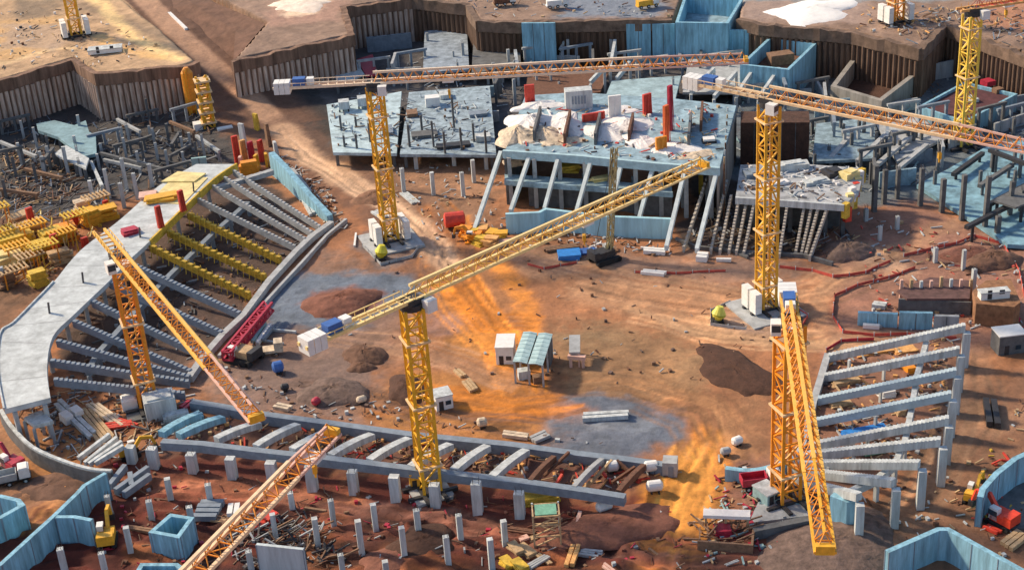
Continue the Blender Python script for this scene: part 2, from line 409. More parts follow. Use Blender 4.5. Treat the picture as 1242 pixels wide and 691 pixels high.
# random wear, stones and puddled silt over the whole site
n1 = fbm(GX+40, GY+10, 6.0); n2 = fbm(GX-60, GY+70, 2.6)
col = col*(1+(n1[..., None]-.5)*.6+(n2[..., None]-.5)*.35)
k = np.clip((fbm(GX+300, GY, 5)-.62)*5, 0, .45)[..., None]; col = col*(1-k)+col*np.array((1.55, 1.45, 1.35))*k
k = np.clip((fbm(GX, GY+300, 4)-.64)*5, 0, .5)[..., None]; col = col*(1-k)+col*.5*k
# ramp road and plateaux
rk2 = (1-sstep(8, 16, RD))[..., None]*(GZ > .3)[..., None]; col = col*(1-rk2)+np.array((.14, .075, .05))*rk2*(.7+.6*n2[..., None])
rk = ((1-sstep(2.6, 4.6, RD)))[..., None]; col = col*(1-rk)+np.array((.44, .27, .18))*rk*(.8+.4*n2[..., None])
road2 = [(345, 160), (372, 190), (420, 218), (470, 246), (520, 290), (545, 320)]
streak(road2, (.15, .085, .06), 9.5, 3.0, .75)
streak(road2, (.50, .32, .21), 4.2, 1.6, 1.0, rough=False)
tracks_(road2, (.62, .42, .28), 5, 2.2, a=.7, seed=99)
up = (GZ > 10)
zb_ = sdist(GX, GY, P_BACK) > -.6; zl_ = sdist(GX, GY, P_LEFT) > -.6
pc = np.array((.27, .185, .14))*(.65+.7*n1[..., None])*(.8+.4*n2[..., None])
col = np.where((zb_ & up)[..., None], pc, col)
pc = np.array((.47, .32, .20))*(.6+.8*n1[..., None])*(.75+.5*n2[..., None])
col = np.where((zl_ & up)[..., None], pc, col)
paint([(-60, 90), (60, 60), (80, 20), (0, 25), (-60, 40)], (.60, .38, .18), 3, .7, PLAT)
streak([(0, 78), (60, 60), (90, 58)], (.85, .62, .36), 1.4, 1.2, .7, PLAT)
paint([(0, 30), (80, 35), (70, 62), (0, 60)], (.30, .26, .25), 3, .5, PLAT)
streak([(112, -5), (140, 25), (165, 48), (215, 72)], (.92, .66, .33), 2.4, 1.8, .95, PLAT)
streak([(118, 45), (150, 62), (200, 70)], (.80, .50, .22), 2.0, 1.8, .8, PLAT)
paint([(20, 0), (70, 0), (70, 22), (20, 24)], (.16, .13, .10), 3, .7, PLAT)
paint([(660, -30), (810, -30), (800, 20), (680, 22)], (.20, .24, .30), 3, .9, PLAT)
paint([(325, -30), (420, -30), (412, 24), (330, 30)], (.42, .26, .20), 3, .8, PLAT)
paint([(335, -10), (395, -10), (392, 14), (350, 20)], (.86, .66, .48), 2, .9, PLAT)
paint([(900, -20), (1060, -20), (1050, 30), (905, 24)], (.36, .27, .23), 3, .8, PLAT)
paint([(1180, -30), (1300, -30), (1300, 60), (1190, 30)], (.46, .22, .13), 4, .7, PLAT)
paint([(880, -60), (1200, -60), (1200, 3), (880, 2)], (.26, .29, .31), 2, .8, PLAT)
rut(road2); rut([(700, 355), (820, 385), (880, 400), (980, 408)]); rut([(860, 540), (842, 580), (815, 640), (795, 700)], gap=1.6, depth=.3)
rut([(330, 605), (540, 626), (700, 658), (830, 676)], gap=1.3, depth=.3); rut([(545, 262), (530, 320), (560, 372), (600, 420)])
lum = col.mean(-1, keepdims=True); col = np.clip(lum+(col-lum)*1.1, .01, .95)
ny, nx = GX.shape
fgk = sstep(-3, 6, sdist(GX, GY, path([(-80, 590), (130, 575), (260, 578), (480, 606), (760, 640), (810, 640), (830, 700), (830, 800), (-80, 800)])))
rg = 1-np.abs(2*vnoise(GX*.5+GY*.2+13, GY*1.3, 3.2)-1); rg2 = 1-np.abs(2*vnoise(GX+5, GY+88, 4.5)-1)
GZ = GZ+fgk*((rg**2)*1.1+(rg2**2)*.7-.5)*.9
col = col*(1+fgk[..., None]*(rg2[..., None]-.55)*.7)  # hollows darkened and ridge tops lightened in colour, shading the relief
me = bpy.data.meshes.new('ground')
V = np.stack([GX, GY, GZ], -1).reshape(-1, 3)
idx = np.arange(ny*nx).reshape(ny, nx)
Q = np.stack([idx[:-1, :-1], idx[:-1, 1:], idx[1:, 1:], idx[1:, :-1]], -1).reshape(-1, 4)
me.vertices.add(len(V)); me.vertices.foreach_set('co', V.ravel().astype(np.float32))
me.loops.add(Q.size); me.loops.foreach_set('vertex_index', Q.ravel().astype(np.int32))
me.polygons.add(len(Q)); me.polygons.foreach_set('loop_start', np.arange(0, Q.size, 4, dtype=np.int32))
me.update(calc_edges=True)
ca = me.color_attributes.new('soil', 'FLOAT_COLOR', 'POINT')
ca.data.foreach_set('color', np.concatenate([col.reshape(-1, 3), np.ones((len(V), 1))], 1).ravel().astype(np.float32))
me.polygons.foreach_set('use_smooth', [True]*len(Q))
g = bpy.data.objects.new('ground', me); COL.objects.link(g); g['kind'] = 'structure'
gm = bpy.data.materials.new('site_soil'); gm.use_nodes = True; n = gm.node_tree.nodes; l = gm.node_tree.links
b = n['Principled BSDF']; b.inputs['Roughness'].default_value = .93
at_ = n.new('ShaderNodeAttribute'); at_.attribute_name = 'soil'
ge = n.new('ShaderNodeNewGeometry')
t1 = n.new('ShaderNodeTexNoise'); t1.inputs['Scale'].default_value = .9; t1.inputs['Detail'].default_value = 8; t1.inputs['Roughness'].default_value = .75
t2 = n.new('ShaderNodeTexNoise'); t2.inputs['Scale'].default_value = .22; t2.inputs['Detail'].default_value = 5
l.new(ge.outputs['Position'], t1.inputs['Vector']); l.new(ge.outputs['Position'], t2.inputs['Vector'])
mr = n.new('ShaderNodeMapRange'); mr.inputs[1].default_value = .3; mr.inputs[2].default_value = .7; mr.inputs[3].default_value = .74; mr.inputs[4].default_value = 1.26
l.new(t1.outputs['Fac'], mr.inputs[0])
mx = n.new('ShaderNodeMix'); mx.data_type = 'RGBA'; mx.blend_type = 'MULTIPLY'; mx.inputs[0].default_value = 1
l.new(at_.outputs['Color'], mx.inputs[6]); l.new(mr.outputs[0], mx.inputs[7])
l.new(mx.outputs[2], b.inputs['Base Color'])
bp = n.new('ShaderNodeBump'); bp.inputs['Strength'].default_value = .65; bp.inputs['Distance'].default_value = .4
l.new(t1.outputs['Fac'], bp.inputs['Height']); l.new(bp.outputs[0], b.inputs['Normal'])
me.materials.append(gm)
def gz(x, y):
    X, Y = np.array([float(x)]), np.array([float(y)])
    i = np.clip(np.searchsorted(xs, x), 1, nx-1); j = np.clip(np.searchsorted(ys, y), 1, ny-1)
    return float(min(GZ[j-1, i-1], GZ[j, i], GZ[j-1, i], GZ[j, i-1]))

# ================================================================== retaining walls of the excavation
def retaining(pts_px, label, drop=None, pile_gap=1.7, pm=PILE, base=-.3):
    pts = path(pts_px, PLAT+.15)
    c = pts[0]; root = empty('retaining_wall', (c.x, c.y, 0), label, 'retaining wall')
    m = MB(); m.wall(pts, base, PLAT-3.2, .8); m.build('shotcrete_face', SHOT if pm is PILE else SHOTD, root)
    fine = []
    for i in range(len(pts)-1):
        n_ = max(1, int((pts[i+1]-pts[i]).length/2.2))
        for k in range(n_): fine.append(pts[i]*(1-k/n_)+pts[i+1]*(k/n_)+Vector((random.uniform(-.25, .25), random.uniform(-.25, .25), 0))*(k > 0))
    fine.append(pts[-1])
    m = MB(); m.wall(fine, PLAT-3.2, PLAT+.3, 1.9, z1s=[PLAT+.1+random.uniform(-.25, .5) for _ in fine]); m.build('capping_beam', SHOT if pm is PILE else mat('brown_cap', (.19, .125, .09), .95, .5, .4), root)
    k = 0; proto = None
    for i in range(len(pts)-1):
        a, b_ = pts[i], pts[i+1]; L = (b_-a).length; nn = max(1, int(L/pile_gap))
        d = (b_-a)/L; nrm = Vector((-d.y, d.x, 0))
        if nrm.y > 0: nrm = -nrm
        for j in range(nn):
            if k >= 95: break
            p = a+d*((j+.5)*L/nn)+nrm*.35
            if proto is None:
                q = MB(); q.cyl((p.x, p.y, base), (p.x, p.y, PLAT-3.1), .62, 8); proto = q.build('pile', pm, root); p0 = p.copy()
            else:
                o = proto.copy(); o.parent = root; o.location = (p.x-p0.x, p.y-p0.y, random.uniform(-.5, .1)); COL.objects.link(o)
            k += 1
    return root
retaining([(-90, 123), (0, 98), (88, 71), (117, 90), (224, 80), (240, 75)], 'long stained pile wall under the sunlit spoil platform with a tower crane on it', pile_gap=1.7)
retaining([(281, 75), (427, 43)], 'pale pile wall beside the earth ramp, behind the jib counterweight')
retaining([(427, 43), (416, 9)], 'short side return of the pile wall next to the deep dark corner')
retaining([(416, 9), (500, -2)], 'brown pile wall with pale pile feet, at the top edge of the photo')
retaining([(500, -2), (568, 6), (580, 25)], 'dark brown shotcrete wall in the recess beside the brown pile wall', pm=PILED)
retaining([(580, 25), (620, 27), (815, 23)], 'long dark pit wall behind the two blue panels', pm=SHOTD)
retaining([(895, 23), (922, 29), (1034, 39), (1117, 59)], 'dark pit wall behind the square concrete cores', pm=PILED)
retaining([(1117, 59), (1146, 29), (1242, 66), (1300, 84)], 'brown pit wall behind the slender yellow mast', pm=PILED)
# earth bank beside the ramp
def bank(pts, label):
    m = MB(); vs = []; P = pts
    for i, (a, b_) in enumerate(P):
        vs += [a, a*.5+b_*.5+Vector((0, 0, .5)), b_]
    fs = []
    for i in range(len(P)-1):
        for q in (0, 1): fs.append((3*i+q, 3*i+q+1, 3*i+4+q, 3*i+3+q))
    m.add(vs, fs); o = m.build('earth_bank', EARTHB); o['kind'] = 'structure'
bank([(at(200, -34, PLAT), at(172, -34, 13.5)), (at(262, 4, PLAT+.05), at(208, 10, 12.2)), (at(322, 29, PLAT+.05), at(250, 50, 8.6)), (at(284, 74, PLAT+.05), at(282, 84, 5.0)), (at(283, 78, 10.), at(292, 100, 2))], '')

# ================================================================== columns
def column(px, yt, yb, wd, label, group, m=CONCS, z0=0.0, dp=None, cat='column', name='concrete_column', rz=.2):
    p = at(px, yb, z0); h = hgt(px, yb, yt, z0)
    q = MB(); zz = p.z-.5 if z0 == 0 else p.z
    q.box((p.x, p.y, zz), (wd, dp or wd, h+(p.z-zz)), rz)
    if random.random() < .7:   # starter bars
        root = empty(name, (p.x, p.y, p.z), label, cat, group)
        q.build('shaft', m, root)
        s = MB()
        for sx in (-.3, .3):
            for sy in (-.3, .3):
                b0 = Vector((p.x+sx*wd, p.y+sy*wd, p.z+h)); s.beam(b0, b0+Vector((random.uniform(-.1, .1), random.uniform(-.1, .1), .9)), .07)
        s.build('starter_bars', BARE, root)
        return root
    o = q.build(name, m, None, (p.x, p.y, p.z)); return tag(o, label, cat, group)
def row(lst, wd, text, group, **k):
    lst = sorted(lst)
    for i, (x, a, b_) in enumerate(lst):
        column(x, a, b_, wd*random.uniform(.92, 1.08), f'{ORD[i]} from the left of {text}', group, **k)
row([(161, 541, 560), (188, 543, 567), (235, 550, 573), (283, 555, 581), (331, 560, 581), (380, 564, 594), (430, 571, 598), (481, 577, 608), (529, 587, 614), (580, 585, 620), (631, 597, 625)],
    1.75, 'the broad concrete columns along the near stand beam', 'broad columns along the near stand', dp=1.5, m=CONCL, rz=-.18)
row([(208, 580, 609), (256, 587, 611), (355, 597, 618), (405, 606, 636), (456, 611, 641), (508, 618, 648), (559, 624, 655), (613, 631, 662)], 1.0, 'the slim columns beside the rutted red track', 'slim columns beside the rutted track', m=CONCL)
row([(135, 601, 627), (185, 607, 632), (234, 614, 640), (335, 623, 654), (386, 628, 662), (439, 631, 671), (491, 639, 676), (544, 650, 685), (597, 653, 689)], 1.0, 'the slim columns in the second row of red soil', 'slim columns in the second row', m=CONCL)
row([(80, 665, 697), (129, 670, 700), (159, 639, 670), (417, 672, 702), (470, 680, 706), (305, 668, 690)], 1.0, 'the slim columns along the bottom edge', 'slim columns along the bottom edge', m=CONCL)
row([(83, 178, 211), (113, 219, 243), (133, 205, 240), (154, 192, 230), (167, 210, 241), (151, 222, 252), (185, 199, 226), (17, 274, 292), (6, 324, 348), (96, 355, 378)], .95, 'the pale columns behind the curved white slab', 'columns behind the curved slab', m=CONCL)
row([(490, 204, 232), (526, 209, 237), (562, 209, 237), (575, 194, 220), (551, 183, 202), (505, 190, 204), (590, 190, 205)], .95, 'the pale columns on brown soil behind the rear crane mast', 'columns behind the rear crane mast', m=CONCL)
row([(1116, 204, 249), (1142, 217, 257), (1166, 212, 266), (1194, 214, 280), (1224, 220, 266), (1088, 205, 240), (1060, 201, 256), (1072, 206, 246), (1209, 262, 288), (1238, 230, 262)], 1.0, 'the dark columns around the blue slab', 'dark columns around the blue slab', m=CONCD)
row([(1050, 253, 268), (1067, 274, 292), (1088, 262, 278), (1168, 303, 327), (1180, 326, 352), (1134, 300, 318)], .8, 'the short pale columns on the pinkish soil', 'short columns on the pinkish soil', m=CONCL)
row([(551, 118, 157), (526, 147, 178), (512, 140, 160), (575, 150, 172), (560, 155, 182), (590, 158, 185), (497, 152, 178), (540, 160, 186)], .55, 'the thin dark columns on the rear blue slab', 'thin columns on the rear blue slab', m=CONCD, z0=4.6)
row([(418, 165, 178), (433, 163, 180), (449, 150, 172), (414, 140, 158), (432, 142, 153)], .55, 'the thin columns on the small rear slab', 'thin columns on the small rear slab', m=CONCD, z0=4.6)
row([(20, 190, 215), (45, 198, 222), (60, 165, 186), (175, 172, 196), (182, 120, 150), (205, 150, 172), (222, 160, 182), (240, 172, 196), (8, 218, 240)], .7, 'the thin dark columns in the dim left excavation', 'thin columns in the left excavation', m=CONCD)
row([(600, 76, 106), (520, 40, 66), (563, 52, 84), (618, 60, 92), (625, 96, 128), (690, 48, 82), (742, 48, 80)], .8, 'the grey columns in the rear pit under the dark wall', 'columns in the rear pit', m=CONCS)
row([(1022, 150, 182), (1047, 148, 178), (1062, 160, 186), (1090, 170, 196), (1105, 158, 184), (1005, 178, 200)], .7, 'the dark columns behind the long right jib', 'dark columns behind the long right jib', m=CONCD)

# ================================================================== rakers
def raker(ph, pl, wd, dep, n, m, label, group, name='raker_beam', sag=0.0, parent=None, cat='raker beam', smooth=False):
    """ph, pl: world points of the upper and lower end of the top edge; stepped top"""
    ph, pl = Vector(ph), Vector(pl); d = Vector((ph.x-pl.x, ph.y-pl.y, 0)); L = d.length; d /= L
    nr = Vector((-d.y, d.x, 0))*(wd/2); q = MB()
    zf = lambda t: pl.z+(ph.z-pl.z)*t+sag*4*t*(1-t)
    for i in range(n):
        t0, t1 = i/n, (i+1)/n; a, b_ = pl+d*(L*t0), pl+d*(L*t1); zt = zf(t1)
        zb0, zb1 = zf(t0)-dep, zf(t1)-dep; zs = zf(t0) if smooth else zt
        vs = [(a.x+nr.x, a.y+nr.y, zb0), (b_.x+nr.x, b_.y+nr.y, zb1), (b_.x+nr.x, b_.y+nr.y, zt), (a.x+nr.x, a.y+nr.y, zs),
              (a.x-nr.x, a.y-nr.y, zb0), (b_.x-nr.x, b_.y-nr.y, zb1), (b_.x-nr.x, b_.y-nr.y, zt), (a.x-nr.x, a.y-nr.y, zs)]
        zp = zf(t0)
        fs = [(0, 1, 2, 3), (7, 6, 5, 4), (3, 2, 6, 7), (1, 0, 4, 5)]
        q.add(vs, fs)
        q.add([(a.x+nr.x, a.y+nr.y, zb0 if i == 0 else zp), (a.x-nr.x, a.y-nr.y, zb0 if i == 0 else zp), (a.x-nr.x, a.y-nr.y, zs), (a.x+nr.x, a.y+nr.y, zs)], [(3, 2, 1, 0)] if i == 0 or not smooth else [])
    e = pl+d*L; q.add([(e.x+nr.x, e.y+nr.y, zf(1)-dep), (e.x-nr.x, e.y-nr.y, zf(1)-dep), (e.x-nr.x, e.y-nr.y, zf(1)), (e.x+nr.x, e.y+nr.y, zf(1))], [(0, 1, 2, 3)])
    if parent is not None: return q.build(name, m, parent)
    o = q.build(name, m, None, (pl.x, pl.y, pl.z)); return tag(o, label, cat, group)
def ring_beam(pts, wd, h, m, label, name='ring_beam', cat='beam'):
    q = MB()
    c = pts[0]
    P = [Vector(p) for p in pts]
    for i in range(len(P)-1):
        a, b_ = P[i], P[i+1]; t = (b_-a).normalized()
        q.beam(a-t*(.02)-Vector((0, 0, h/2)), b_+t*.02-Vector((0, 0, h/2+.003*(i % 2))), wd+.006*(i % 2), h)
    o = q.build(name, m, None, c); return tag(o, label, cat)
def prop(p, ztop, wd, m, label, group, name='support_column', zb=-.4):
    q = MB(); q.box((p.x, p.y, zb), (wd, wd, ztop-zb), .6); o = q.build(name, m, None, (p.x, p.y, 0)); return tag(o, label, 'column', group)

# ------------------------------------------------------------------ left stand: curved slab and rakers
ZS = 8.5
sl_in = [(61, 482), (57, 446), (64, 408), (89, 382), (112, 360), (133, 340), (156, 316), (182, 292), (224, 251), (260, 217), (287, 199)]
sl_out = [(5, 496), (-3, 450), (0, 405), (16, 392), (39, 369), (65, 342), (86, 316), (104, 298), (146, 266), (193, 225), (238, 199)]
def smooth_path(P, n=4):
    Q = []
    for i in range(len(P)-1):
        p0, p1, p2, p3 = P[max(i-1, 0)], P[i], P[i+1], P[min(i+2, len(P)-1)]
        for k in range(n):
            t = k/n; Q.append(.5*((2*p1)+(p2-p0)*t+(2*p0-5*p1+4*p2-p3)*t*t+(3*p1-p0-3*p2+p3)*t**3))
    return Q+[P[-1]]
pin, pout = smooth_path(path(sl_in, ZS)), smooth_path(path(sl_out, ZS))
root = empty('concourse_slab', (pin[20].x, pin[20].y, 0), 'curved pale concrete concourse slab sweeping round the top of the left stand', 'concrete slab')
q = MB(); nn = len(pin)
for i in range(nn-1):
    vs = []
    for z in (ZS-1.1, ZS):
        for p in (pin[i], pin[i+1], pout[i+1], pout[i]): vs.append((p.x, p.y, z))
    fs = [(4, 5, 6, 7), (3, 2, 1, 0), (0, 1, 5, 4), (2, 3, 7, 6)]
    if i == 0: fs.append((3, 0, 4, 7))
    if i == nn-2: fs.append((1, 2, 6, 5))
    q.add(vs, fs)
q.build('deck', mat('white_deck_concrete', (.52, .565, .58), .85, .35, .3), root)
for i in range(3, nn-2, 4):
    q = MB(); a_, b2 = pin[i]*.98+pout[i]*.02, pin[i]*.02+pout[i]*.98; q.beam(a_+Vector((0, 0, .012)), b2+Vector((0, 0, .012)), .22, .02); q.build('pour_joint', CONC, root)
q = MB(); q.wall([(p.x, p.y) for p in pout[0:21]], ZS+.003, ZS+.35, .35); q.build('kerb', CONCL, root)
q = MB(); q.wall([(p.x, p.y) for p in pin[28:]], ZS-1.6, ZS+.25, .5); q.build('formwork_edge', YFORM, root)
for i in range(0, nn-1, 4):
    p = (pin[i]*.85+pout[i]*.15); r_ = (pin[i]*.2+pout[i]*.8)
    prop(p, ZS-1.1, .8, CONC, 'grey column under the curved white slab', 'columns under the curved slab')
    prop(r_, ZS-1.1, .8, CONC, 'grey column under the curved white slab', 'columns under the curved slab')
ZI = 1.7
inner = path([(402, 268), (378, 285), (359, 303), (326, 339), (294, 382), (270, 404), (247, 430), (229, 456)], ZI)
ring_beam(inner, 1.5, 1.4, CONC, 'grey stepped lower ring beam at the foot of the left stand')
kerb = path([(420, 267), (396, 287), (366, 320), (337, 351), (300, 392), (266, 433)], .6)
q = MB(); q.wall(kerb, -.3, 1.1, .7); tag(q.build('kerb_wall', CONC, None, kerb[0]), 'long low grey kerb wall between the left stand and the field', 'wall')
q = MB(); q.wall(path([(266, 433), (330, 430), (336, 432)], .3), -.3, .6, .6); tag(q.build('kerb_wall', TIMD, None, at(266, 433)), 'short low kerb beside the crawler crane with the crimson boom', 'wall')
RK = [((65, 459), (224, 476)), ((61, 436), (229, 462)), ((69, 412), (230, 456)), ((89, 388), (231, 449)), ((112, 364), (245, 428)), ((133, 341), (269, 402)), ((158, 318), (291, 379)),
      ((240, 240), (358, 298)), ((258, 224), (370, 289)), ((272, 214), (378, 281)), ((283, 206), (388, 274))]
gl = 'grey rakers of the left stand'
for i, (a, b_) in enumerate(RK):
    raker(at(*a, ZS-.4), at(*b_, ZI), 1.0 if i < 7 else .6, 1.5, 28, STEELBL if i < 7 else CONC, f'{ORD[i]} grey raker of the left stand counting from the mast end at bottom', gl)
RKY = [((182, 297), (303, 356)), ((203, 279), (322, 334)), ((228, 258), (340, 313))]
for i, (a, b_) in enumerate(RKY):
    o = empty('raker_formwork', at(*b_, 0), ['lowest', 'middle', 'topmost'][i]+' of the three yellow timber raker forms in the left stand', 'formwork', 'yellow raker forms')
    raker(at(*a, ZS-.6), at(*b_, ZI), .9, 1.5, 16, mat('yellow_form_board', (.50, .33, .035), .8, .5, 1.2), '', '', 'form_box', parent=o)
    q = MB()
    pa, pb = at(*a, ZS-.6), at(*b_, ZI)
    for k in range(17):
        t = (k+.5)/17; p = pa*(1-t)+pb*t; d = (pb-pa); d.z = 0; d.normalize(); nr = Vector((-d.y, d.x, 0))
        for s_ in (-1, 1):
            q.beam(p+nr*(s_*.55)+Vector((0, 0, .6)), p+nr*(s_*.95)+Vector((0, 0, -2.4)), .16)
    q.build('props', YFORM, o)
    if i == 0: pass
mid = [at(*p, 4.7) for p in [(300, 242), (278, 262), (256, 281), (230, 306), (205, 330), (170, 366), (141, 399), (118, 424), (106, 446)]]
ring_beam([p+Vector((0, 0, -.55)) for p in mid], 1.3, 1.2, STEELBL, 'blue grey middle beam crossing under the rakers of the left stand')
for p in mid[::1]:
    prop(p, 3.0, .8, STEELBL, 'bluish column under the middle beam of the left stand', 'columns under the left middle beam')
q = MB(); a = path([(333, 212), (352, 228), (378, 252), (401, 270)], 0)
q.wall(a, -.3, 0, 1.6, z1s=[6.5, 5.4, 3.6, 2.0]); tag(q.build('end_wall', BLUE, None, a[0]), 'sloping blue concrete end wall closing the top of the left stand', 'wall')
raker(at(262, 226, 7), at(330, 206, 6.4), 1.6, 1.2, 6, CONC, 'short grey landing beam beside the orange props at the slab end', gl)
# outer dark retaining curve under the slab end
oc = smooth_path(path([(2, 500), (14, 519), (40, 545), (80, 563), (112, 572), (136, 574)], 2.5))
q = MB(); q.wall(oc, -.3, 2.9, 1.0); tag(q.build('curved_retaining_wall', CONCD, None, oc[0]), 'dark curved low retaining wall below the end of the white slab', 'wall')
q = MB(); q.wall([p+Vector((0, 0, 0)) for p in oc], 2.905, 3.3, .7); tag(q.build('coping', CONCL, None, oc[0]), 'pale coping running along the dark curved retaining wall', 'coping')
q = MB(); pa = [at(29, 507, 5), at(50, 498, 5), at(65, 511, 5), at(42, 517, 5)]; q.prism(pa, 4.5, 5.2)
o = empty('landing_slab', at(45, 530, 0), 'small pale square landing slab on posts below the white slab', 'slab'); q.build('slab', CONCL, o)
q = MB()
for p in pa: q.box((p.x*.9+pa[0].x*.1, p.y*.9+pa[2].y*.1, -.3), (.5, .5, 4.78))
q.build('posts', CONC, o)
for i, (a, b_) in enumerate([((103, 562), (142, 531)), ((108, 563), (148, 536)), ((115, 562), (150, 541)), ((95, 556), (133, 527))]):
    q = MB(); q.beam(at(*a, 2.4), at(*b_, 3.6), .7, .9); tag(q.build('precast_beam', CONCL, None, at(*a)), f'{ORD[i]} of four pale parallel beams lying across the dark curved wall end', 'beam', 'parallel beams at the curved wall end')
for i, (a, b_) in enumerate([((133, 590), (152, 566)), ((140, 596), (180, 568)), ((150, 600), (182, 577)), ((160, 590), (158, 575))]):
    q = MB(); q.beam(at(*a, 1.6), at(*b_, 1.8), .9, 1.3); tag(q.build('precast_beam', STEELBL, None, at(*a)), f'{ORD[i]} of the bluish beams next to the zigzag blue wall', 'beam', 'bluish beams next to the zigzag wall')

# ------------------------------------------------------------------ near stand
ZN, ZO = 1.9, 4.4
nin = path([(232, 486), (270, 492), (310, 500), (400, 512), (500, 526), (560, 532), (620, 538), (700, 549), (760, 556), (818, 564)], ZN)
nout = path([(196, 534), (245, 537), (310, 545), (401, 555), (492, 566), (560, 574), (628, 582), (700, 592), (758, 601)], ZO)
ring_beam(nin, 1.6, 2.1, STEELBL, 'long bluish inner beam along the field side of the near stand')
ring_beam(nout, 1.5, 1.7, STEELBL, 'long bluish outer beam above the broad columns of the near stand')
q = MB(); p = at(813, 572, 0); q.box((p.x, p.y, -.2), (2.6, 2.6, 2.9), -.2); tag(q.build('end_block', CONC, None, p), 'square concrete block closing the right end of the near stand beam', 'block')
RN = [((195, 523), (240, 500)), ((216, 525), (270, 504)), ((262, 530), (314, 511)), ((310, 539), (361, 513)), ((354, 543), (406, 518)), ((401, 550), (451, 525)), ((448, 556), (496, 530)), ((498, 564), (546, 537)), ((550, 568), (591, 539)), ((597, 576), (638, 544)), ((643, 581), (672, 552)), ((696, 589), (730, 555)), ((750, 594), (781, 562))]
for i, (a, b_) in enumerate(RN):
    mm = BLUE if i < 2 else (CONCL if i < 10 else [RUST, CONC, RUST][i-10])
    t = ['bare pale', 'bluish', 'rust stained'][0 if mm in (CONCL, CONC) else 1 if mm is BLUE else 2]
    raker(at(*a, ZO+.1), at(*b_, ZN+.4), 1.55 if i < 10 else .9, 1.3, 12, mm, f'{t} curved raker of the near stand, {ORD[i]} from the left', 'rakers of the near stand', sag=.35, smooth=True)
for i, (a, b_) in enumerate([((660, 577), (690, 548)), ((712, 590), (742, 558)), ((735, 578), (722, 560)), ((742, 585), (770, 566)), ((700, 600), (716, 584)), ((672, 590), (682, 575)), ((762, 570), (748, 558))]):
    q = MB(); q.beam(at(*a, 1.2), at(*b_, 2.2), .45, .5); tag(q.build('rebar_cage', [RUST, TIM, RED][i % 3], None, at(*a)), f'{ORD[i]} rusty or timber stick lying in the unfinished right bays of the near stand', 'rebar cage', 'sticks in the unfinished bays')

# ------------------------------------------------------------------ right stand
ZR, ZRI = 9.0, 1.4
RR = [((1171, 393), (1005, 430)), ((1164, 421), (1000, 454)), ((1160, 447), (992, 482)), ((1154, 475), (986, 509)), ((1151, 505), (980, 538)), ((1141, 531), (976, 549)), ((1115, 559), (969, 559)), ((1084, 581), (963, 567)), ((1042, 598), (960, 577))]
gr = 'stepped rakers of the right stand'
for i, (a, b_) in enumerate(RR):
    raker(at(*a, ZR), at(*b_, ZRI), 1.2, 1.45, 36, CONCL if i not in (2, 3) else mat('bluish_precast_concrete', (.42, .52, .58), .85, .2, .5), f'{ORD[i]} stepped precast raker of the right stand counting from the far end', gr)
CR = [(1171, 396, 8.7), (1164, 424, 8.7), (1160, 450, 8.7), (1154, 478, 8.7), (1149, 509, 8.7), (1142, 535, 8.7), (1117, 562, 8.6), (1085, 585, 8.6), (1041, 603, 8.6)]
for i, (x, y, z) in enumerate(CR):
    p = at(x, y, z); h = z-1.2; q = MB(); q.box((p.x+.3, p.y-.2, -.3), (1.35, 1.35, h+.3), -.1)
    tag(q.build('concrete_column', CONCL, None, (p.x, p.y, 0)), f'{ORD[i]} tall outer column of the right stand counting from the far end', 'column', 'outer columns of the right stand')
ri = path([(1004, 428), (996, 455), (987, 485), (979, 517), (970, 548)], ZRI-.2)
ring_beam(ri, 1.3, 1.6, CONC, 'straight grey lower beam at the foot of the right stand')
rc = smooth_path(path([(880, 566), (905, 569), (925, 567), (945, 561), (962, 552)], 2.4))
q = MB(); q.wall(rc, -.3, 2.3, 1.1); tag(q.build('curved_end_wall', BLUE, None, rc[0]), 'curved blue grey upstand wall beside the orange crane mast', 'wall')
md = path([(1124, 408), (1112, 452), (1106, 490), (1098, 528), (1086, 556), (1064, 574), (1030, 590)], 5.6)
ring_beam([p-Vector((0, 0, .7)) for p in md], 1.0, 1.3, CONCL, 'pale middle beam crossing below the rakers of the right stand')
for p in md[:-1]: prop(p, 3.7, .7, CONCL, 'pale slim column under the middle beam of the right stand', 'columns under the right middle beam')
for (x, y) in [(1072, 452), (1068, 480), (1062, 510), (1052, 540), (1035, 560), (1005, 572), (1030, 442)]:
    prop(at(x, y, 1.5), 2.6, .5, CONCL, 'thin short post under the rakers in the middle of the right stand', 'thin posts in the right stand')
q = MB(); a = path([(1009, 600), (1028, 607), (1040, 606)], 6.0); q.wall(a, 1.2, 6.2, 1.3); tag(q.build('haunch_wall', BLUE, None, a[0]), 'bluish deep haunch wall under the nearest raker of the right stand', 'wall')
for i, (x, y, s_, m) in enumerate([(1100, 445, (2.0, 5, 1.4), ORA), (1026, 464, (6, 1.4, .8), TIM), (1020, 491, (4.5, 1.6, .8), TIM), (1075, 478, (3, 2.4, 1.3), WHITE), (1090, 500, (1.6, 3, 1.2), TIM), (1050, 526, (9, 3.5, .5), TARPB), (1058, 549, (4, 2, .9), GREEN), (1008, 553, (3, 2.0, .9), WHITE), (1060, 425, (8, 4, .6), PALEO), (1096, 424, (5, 3, .5), PALEO)]):
    nm = ['orange formwork stack', 'pale timber stack', 'small timber stack', 'white material bin', 'narrow timber stack', 'blue sheeting bundle', 'green formwork panel', 'white sack pile', 'pale orange panel stack', 'thin orange panel stack'][i]
    q = MB(); p = at(x, y)
    for k in range(3): q.box((p.x+random.uniform(-.2, .2), p.y+random.uniform(-.2, .2), gz(p.x, p.y)+k*s_[2]/3), (s_[0]*(1-.06*k), s_[1]*(1-.06*k), s_[2]/3-.03), .2+random.uniform(-.1, .1))
    tag(q.build('material_stack', m, None, p), f'{nm} lying between the rakers of the right stand', 'stack')

